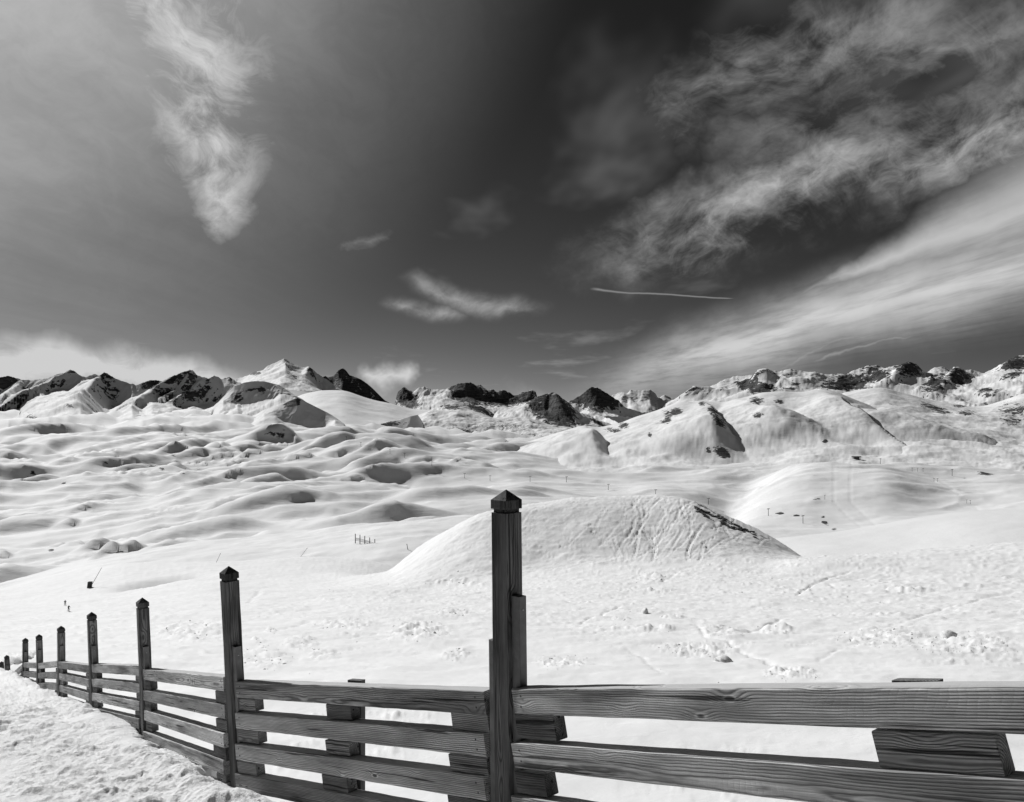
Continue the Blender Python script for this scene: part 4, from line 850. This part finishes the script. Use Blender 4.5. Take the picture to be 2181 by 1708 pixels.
# ------------------------------------------------------------------ lumps of broken snow
def chunk(rr, r, sub=1):
    bm = bmesh.new(); bmesh.ops.create_icosphere(bm, subdivisions=sub, radius=r)
    a, b, c = rr.uniform(.7, 1.3), rr.uniform(.7, 1.3), rr.uniform(.5, .9)
    for v in bm.verts: v.co = Vector((v.co.x * a, v.co.y * b, v.co.z * c)) * rr.uniform(.72, 1.2)
    return bm
def clumps():
    rr = random.Random(3); V = []; Fc = []
    base = []
    for k in range(8):
        bm = chunk(rr, 1.0); bm.verts.ensure_lookup_table()
        base.append((np.array([v.co[:] for v in bm.verts]), np.array([[v.index for v in f.verts] for f in bm.faces]))); bm.free()
    nm, a, b, P = [q for q in PROJ if q[0] == 'snow_slope'][0]
    pts = []
    for ex, ey, rx, ry in DEB:
        m = np.where((((a - ex) / rx) ** 2 + ((b - ey) / ry) ** 2) < 1.1)[0]
        n = int(min(len(m), max(12, rx * ry / 22)))
        for j in m[np.random.RandomState(int(ex * 7 + ey)).permutation(len(m))[:n]]: pts.append((j, 1.0))
    m = np.where((a > 350) & (a < 2300) & (b > 1200) & (b < 1500) & (P[:, 1] < 140))[0]
    for j in np.random.RandomState(8).permutation(m)[:260]: pts.append((j, .7))
    nv = 0
    for j, s in pts:
        p = P[j]; r = p[1] / F * rr.lognormvariate(0.25, .45) * 1.15 * s
        r = min(r, .35)
        bv, bf = base[rr.randrange(8)]; c, sn_ = math.cos(rr.random() * 6.3), 0
        ang = rr.random() * 6.283; c, sn_ = math.cos(ang), math.sin(ang)
        R = np.array([[c, -sn_, 0], [sn_, c, 0], [0, 0, 1]])
        off = np.array([rr.uniform(-1, 1), rr.uniform(-1, 1), 0]) * r
        V.append(bv @ R.T * r + p + off - [0, 0, r * .12]); Fc.append(bf + nv); nv += len(bv)
    me = bpy.data.meshes.new('snow_clumps'); me.from_pydata(np.concatenate(V).tolist(), [], np.concatenate(Fc).tolist())
    me.polygons.foreach_set('use_smooth', np.ones(len(me.polygons), bool))
    o = obj('snow_clumps', me, 'snow_near'); o['kind'] = 'stuff'; tag(o, 'small lumps of broken snow scattered over the slope beyond the fence', 'snow')
clumps()
def lump(px, row, size, label, seed):
    rr = random.Random(seed); p = ground(px, row, only=('snow_slope',))
    bm = chunk(rr, size, 2)
    for v in bm.verts: v.co *= 1 + .35 * float(perlin(v.co.x / size * 1.6 + seed, v.co.y / size * 1.6 + v.co.z / size))
    me = bpy.data.meshes.new('snow_block'); bm.to_mesh(me); bm.free()
    me.polygons.foreach_set('use_smooth', np.ones(len(me.polygons), bool))
    o = obj('snow_block', me, 'snow_near'); o.location = p + Vector((0, 0, size * .15)); tag(o, label, 'snow block')
lump(1374, 1306, .30, 'rounded snow block standing alone on the slope right of the tallest post', 1)
lump(1541, 1407, .17, 'snow block nearest the top rail, right of the tallest post', 2)
lump(2018, 1357, .24, 'largest snow lump in the broken patch at the far right', 5)

# ------------------------------------------------------------------ rocks on the knoll flank
def boulder_mesh(seed):
    rr = random.Random(seed); bm = chunk(rr, 1.0, 2)
    for v in bm.verts: v.co *= rr.uniform(.85, 1.12)
    me = bpy.data.meshes.new('boulder'); bm.to_mesh(me); bm.free(); me.materials.append(MATS['boulder']); return me
BM = [boulder_mesh(s) for s in range(6)]
rr = random.Random(21)
for k in range(46):
    u = rr.random(); x = 1478 + u * 130; y = 1072 + (x - 1478) * .47 + rr.uniform(2, 16) * (1 if rr.random() < .5 else .4)
    p = ground(x, y, only=('snow_slope',))
    o = obj('boulder', BM[k % 6]); o.location = p; r = rr.uniform(.16, .55); o.scale = (r * 1.3, r, r * .7); o.rotation_euler = (rr.uniform(-.3, .3), rr.uniform(-.3, .3), rr.random() * 6)
    tag(o, 'dark boulder poking through the snow on the right flank of the knoll', 'boulder', 'boulders on the knoll')

# ------------------------------------------------------------------ lift pylons
def tube(bm, a, b, r0, r1, n=6):
    a, b = Vector(a), Vector(b); ax = (b - a).normalized(); u = ax.orthogonal().normalized(); w = ax.cross(u)
    R = [[bm.verts.new(p + (u * math.cos(6.28319 * k / n) + w * math.sin(6.28319 * k / n)) * r) for k in range(n)] for p, r in ((a, r0), (b, r1))]
    for k in range(n): bm.faces.new((R[0][k], R[0][(k + 1) % n], R[1][(k + 1) % n], R[1][k]))
    bm.faces.new(R[0]); bm.faces.new(R[1])
def finish(bm, name, mat):
    bmesh.ops.recalc_face_normals(bm, faces=bm.faces); me = bpy.data.meshes.new(name); bm.to_mesh(me); bm.free(); me.materials.append(MATS[mat]); return me
bm = bmesh.new(); tube(bm, (0, 0, -1.5), (0, 0, 10), .42, .30, 8); PM = finish(bm, 'mast', 'dark_metal')
bm = bmesh.new(); tube(bm, (-2.4, 0, 10), (2.4, 0, 10), .28, .28); tube(bm, (-2.0, 0, 9.2), (0, 0, 10.3), .15, .15); tube(bm, (2.0, 0, 9.2), (0, 0, 10.3), .15, .15); CM = finish(bm, 'crossarm', 'dark_metal')
bm = bmesh.new(); tube(bm, (0, -1.2, 9.65), (0, 1.2, 9.65), .22, .22); SM = finish(bm, 'sheave_assembly', 'dark_metal')
def pylon(px, row, hpx, label, group=None, rot=0.0):
    p = ground(px, row); s = hpx / F * p.y / 10.3
    e = empty('lift_pylon', p); e.scale = (s, s, s); e.rotation_euler.z = rot
    tag(e, label, 'lift pylon', group)
    obj('mast', PM, parent=e); obj('crossarm', CM, parent=e)
    for sx in (-2.3, 2.3): obj('sheave_assembly', SM, parent=e).location = (sx, 0, 0)
ORD = ['first', 'second', 'third', 'fourth', 'fifth', 'sixth', 'seventh', 'eighth', 'ninth', 'tenth', 'eleventh']
L1 = C(5, [(40, 45), (130, 84), (308, 130), (392, 154), (557, 208), (760, 279), (910, 293), (1148, 301), (1367, 303), (1622, 349), (1912, 384)])
for k, (x, y) in enumerate(L1):
    pylon(x, y, 8 + k * .55, ORD[k] + ' lift pylon from the left in the line crossing the middle of the valley', 'pylons crossing the valley', .5)
for (x, y), h, lab in zip(C(6, [(266, 438), (630, 503), (841, 553), (970, 411), (1312, 188), (1750, 263)]), [14, 15.5, 17, 10, 12, 14],
        ['lift pylon just beyond the rocky right flank of the knoll', 'lift pylon in the gully to the right of the knoll, beside small rocks', 'tallest lift pylon, low in the gully right of the knoll', 'small lift pylon at the left edge of the groomed piste', 'lift pylon on the crest right of the lift hut', 'rightmost lift pylon, standing above the groomed piste near the right edge']):
    pylon(x, y, h, lab, None, .7)
for k, ((x, y), lab) in enumerate(zip(C(6, [(1510, 240), (1540, 242), (1575, 243), (1638, 298), (1655, 300), (1832, 430), (1857, 430)]),
        ['leftmost of the three short lift towers at the top of the groomed piste', 'middle one of the three short lift towers at the top of the groomed piste', 'rightmost of the three short lift towers at the top of the groomed piste', 'left one of the short tower pair part-way down the piste edge', 'right one of the short tower pair part-way down the piste edge', 'left one of the short tower pair at the foot of the piste edge', 'right one of the short tower pair at the foot of the piste edge'])):
    pylon(x, y, 8, lab, 'short towers along the piste edge', .2)
# lift hut on the crest
p = ground(*C(6, [(1165, 158)])[0]); e = empty('lift_hut', p); tag(e, 'small dark lift hut on the crest above the groomed piste', 'hut'); e.scale = (1.4, 1.4, 1.4)
def cuboid(bm, x0, x1, y0, y1, z0, z1):
    vs = [bm.verts.new((x, y, z)) for x in (x0, x1) for y in (y0, y1) for z in (z0, z1)]
    for f in ((0, 1, 3, 2), (4, 6, 7, 5), (0, 4, 5, 1), (2, 3, 7, 6), (0, 2, 6, 4), (1, 5, 7, 3)): bm.faces.new([vs[k] for k in f])
bm = bmesh.new(); cuboid(bm, -4, 4, -2.5, 2.5, -1, 3.2); obj('wall', finish(bm, 'wall', 'dark_metal'), parent=e)
bm = bmesh.new(); v = [bm.verts.new(q) for q in ((-7, -3.4, 3.25), (7, -3.4, 3.25), (7, 3.4, 3.25), (-7, 3.4, 3.25), (-7, 0, 4.6), (7, 0, 4.6))]
for f in ((0, 1, 5, 4), (2, 3, 4, 5), (0, 4, 3), (1, 2, 5), (0, 3, 2, 1)): bm.faces.new([v[k] for k in f])
obj('roof', finish(bm, 'roof', 'dark_metal'), parent=e)
for sx in (-6.3, 6.3):
    bm = bmesh.new(); tube(bm, (sx, 0, -1), (sx, 0, 3.2), .3, .3); obj('support_post', finish(bm, 'support_post', 'dark_metal'), parent=e)

# ------------------------------------------------------------------ little fence, markers, sign
pts = C(5, [(93, 660), (121, 666), (150, 673), (180, 683), (211, 692)]); G = [ground(x, y, only=('snow_shoulder', 'snow_slope', 'snow_valley')) for x, y in pts]
dm = sum(g.y for g in G) / 5; G = [at(x, y, dm + (2 - k) * 1.2) for k, (x, y) in enumerate(pts)]
e = empty('wooden_fence', G[2]); tag(e, 'short distant five-post fence standing on the snow shoulder left of the tallest post', 'fence')
hp = 15.5 / F * dm
for g in G:
    bm = bmesh.new(); tube(bm, (0, 0, -1), (0, 0, hp), .22, .2, 4); o = obj('post', finish(bm, 'post', 'wood_dark'), parent=e); o.location = g - G[2]
for a, b in zip(G, G[1:]):
    for hz_ in (.12, .28, .42):
        bm = bmesh.new(); tube(bm, a - G[2] + Vector((0, 0, hp * hz_)), b - G[2] + Vector((0, 0, hp * hz_)), .1, .1, 4); obj('rail', finish(bm, 'rail', 'wood_dark'), parent=e)
def pole(px0, row0, px1, row1, r, label, name='marker_pole', mat='dark_metal', band=False):
    g = ground(px0, row0); top = at(px1, row1, g.y); e = empty(name, g); tag(e, label, 'pole')
    v = top - g; bm = bmesh.new(); tube(bm, -v.normalized() * .8, v, r, r * .8, 6); obj('shaft', finish(bm, 'shaft', mat), parent=e)
    bm = bmesh.new(); tube(bm, v * .90, v * 1.0, r * 1.25, r * 1.25, 6); obj('reflector_band', finish(bm, 'reflector_band', mat), parent=e)
    return e
c4 = lambda x, y: C(4, [(x, y)])[0]; c5 = lambda x, y: C(5, [(x, y)])[0]
pole(*c4(1305, 788), *c4(1336, 735), .09, 'thin leaning pole on the left shoulder, just left of the second tallest post', mat='batten_paint')
pole(*c4(1828, 754), *c4(1862, 702), .09, 'thin leaning pole on the snow shoulder right of the second tallest post', mat='batten_paint')
pole(*c5(416, 712), *c5(405, 678), .16, 'short dark pole on the left edge of the knoll')
g = ground(*c4(545, 946)); e = empty('piste_marker', g); tag(e, 'leaning piste pole with a dark padded foot on the left slope above the skiers', 'piste marker')
top = at(*c4(616, 822), g.y); elb = at(*c4(556, 915), g.y)
bm = bmesh.new(); tube(bm, (0, 0, -.5), top - g, .10, .07, 6); obj('pole', finish(bm, 'pole', 'batten_paint'), parent=e)
q = .5 * (elb - g); wd = 10 / 2.84 / F * g.y
bm = bmesh.new(); cuboid(bm, -wd, wd, -wd, wd, -.6, 36 / 2.84 / F * g.y)
for v in bm.verts: v.co.x += v.co.z * .12
obj('padded_foot', finish(bm, 'padded_foot', 'dark_cloth'), parent=e)

# ------------------------------------------------------------------ two skiers
def skier(px, row, hpx, label, rot, jacket):
    g = ground(px, row); s = hpx / F * g.y / 1.75
    e = empty('person', g); e.scale = (s, s, s); e.rotation_euler.z = rot; tag(e, label, 'person', None)
    J = {'pel': (0, 0, .92, .15), 'che': (0, -.10, 1.28, .17), 'nec': (0, -.15, 1.50, .07), 'hea': (0, -.17, 1.62, .10), 'top': (0, -.17, 1.72, .08),
         'kl': (-.13, -.12, .50, .085), 'kr': (.13, -.12, .50, .085), 'fl': (-.14, .02, .08, .065), 'fr': (.14, .02, .08, .065), 'tl': (-.14, -.16, .05, .05), 'tr': (.14, -.16, .05, .05),
         'hl': (-.10, 0, .86, .11), 'hr': (.10, 0, .86, .11), 'sl': (-.20, -.11, 1.42, .08), 'sr': (.20, -.11, 1.42, .08), 'el': (-.30, -.20, 1.16, .06), 'er': (.30, -.20, 1.16, .06), 'wl': (-.28, -.42, 1.08, .045), 'wr': (.28, -.42, 1.08, .045)}
    E = [('pel', 'che'), ('che', 'nec'), ('nec', 'hea'), ('hea', 'top'), ('pel', 'hl'), ('pel', 'hr'), ('hl', 'kl'), ('hr', 'kr'), ('kl', 'fl'), ('kr', 'fr'), ('fl', 'tl'), ('fr', 'tr'), ('che', 'sl'), ('che', 'sr'), ('sl', 'el'), ('sr', 'er'), ('el', 'wl'), ('er', 'wr')]
    ks_ = list(J); me = bpy.data.meshes.new('body'); me.from_pydata([J[k][:3] for k in ks_], [(ks_.index(a), ks_.index(b)) for a, b in E], [])
    me.materials.append(MATS[jacket]); b = obj('body', me, parent=e)
    md = b.modifiers.new('skin', 'SKIN'); md.use_smooth_shade = True
    for k, sv in zip(ks_, me.skin_vertices[0].data): sv.radius = (J[k][3],) * 2; sv.use_root = (k == 'pel')
    b.modifiers.new('sub', 'SUBSURF').levels = 1; b.modifiers['sub'].render_levels = 1
    for sx in (-.14, .14):
        bm = bmesh.new(); cuboid(bm, sx - .05, sx + .05, -.95, .75, 0.0, .03)
        obj('ski', finish(bm, 'ski', 'dark_metal'), parent=e)
    for sx in (-.28, .28):
        bm = bmesh.new(); tube(bm, (sx, -.42, 1.12), (sx * 1.5, .1, .03), .014, .010, 5); obj('ski_pole', finish(bm, 'ski_pole', 'dark_metal'), parent=e)
s3 = lambda x, y: ((x / 3.518) / 1.17377, (1340 + y / 3.518) / 1.17377)
skier(*s3(573, 600), 12, 'upper of two skiers on the left slope, in dark clothes', .6, 'dark_cloth')
skier(*s3(608, 655), 13, 'lower of two skiers on the left slope, in dark clothes, poles in hand', .9, 'dark_cloth')
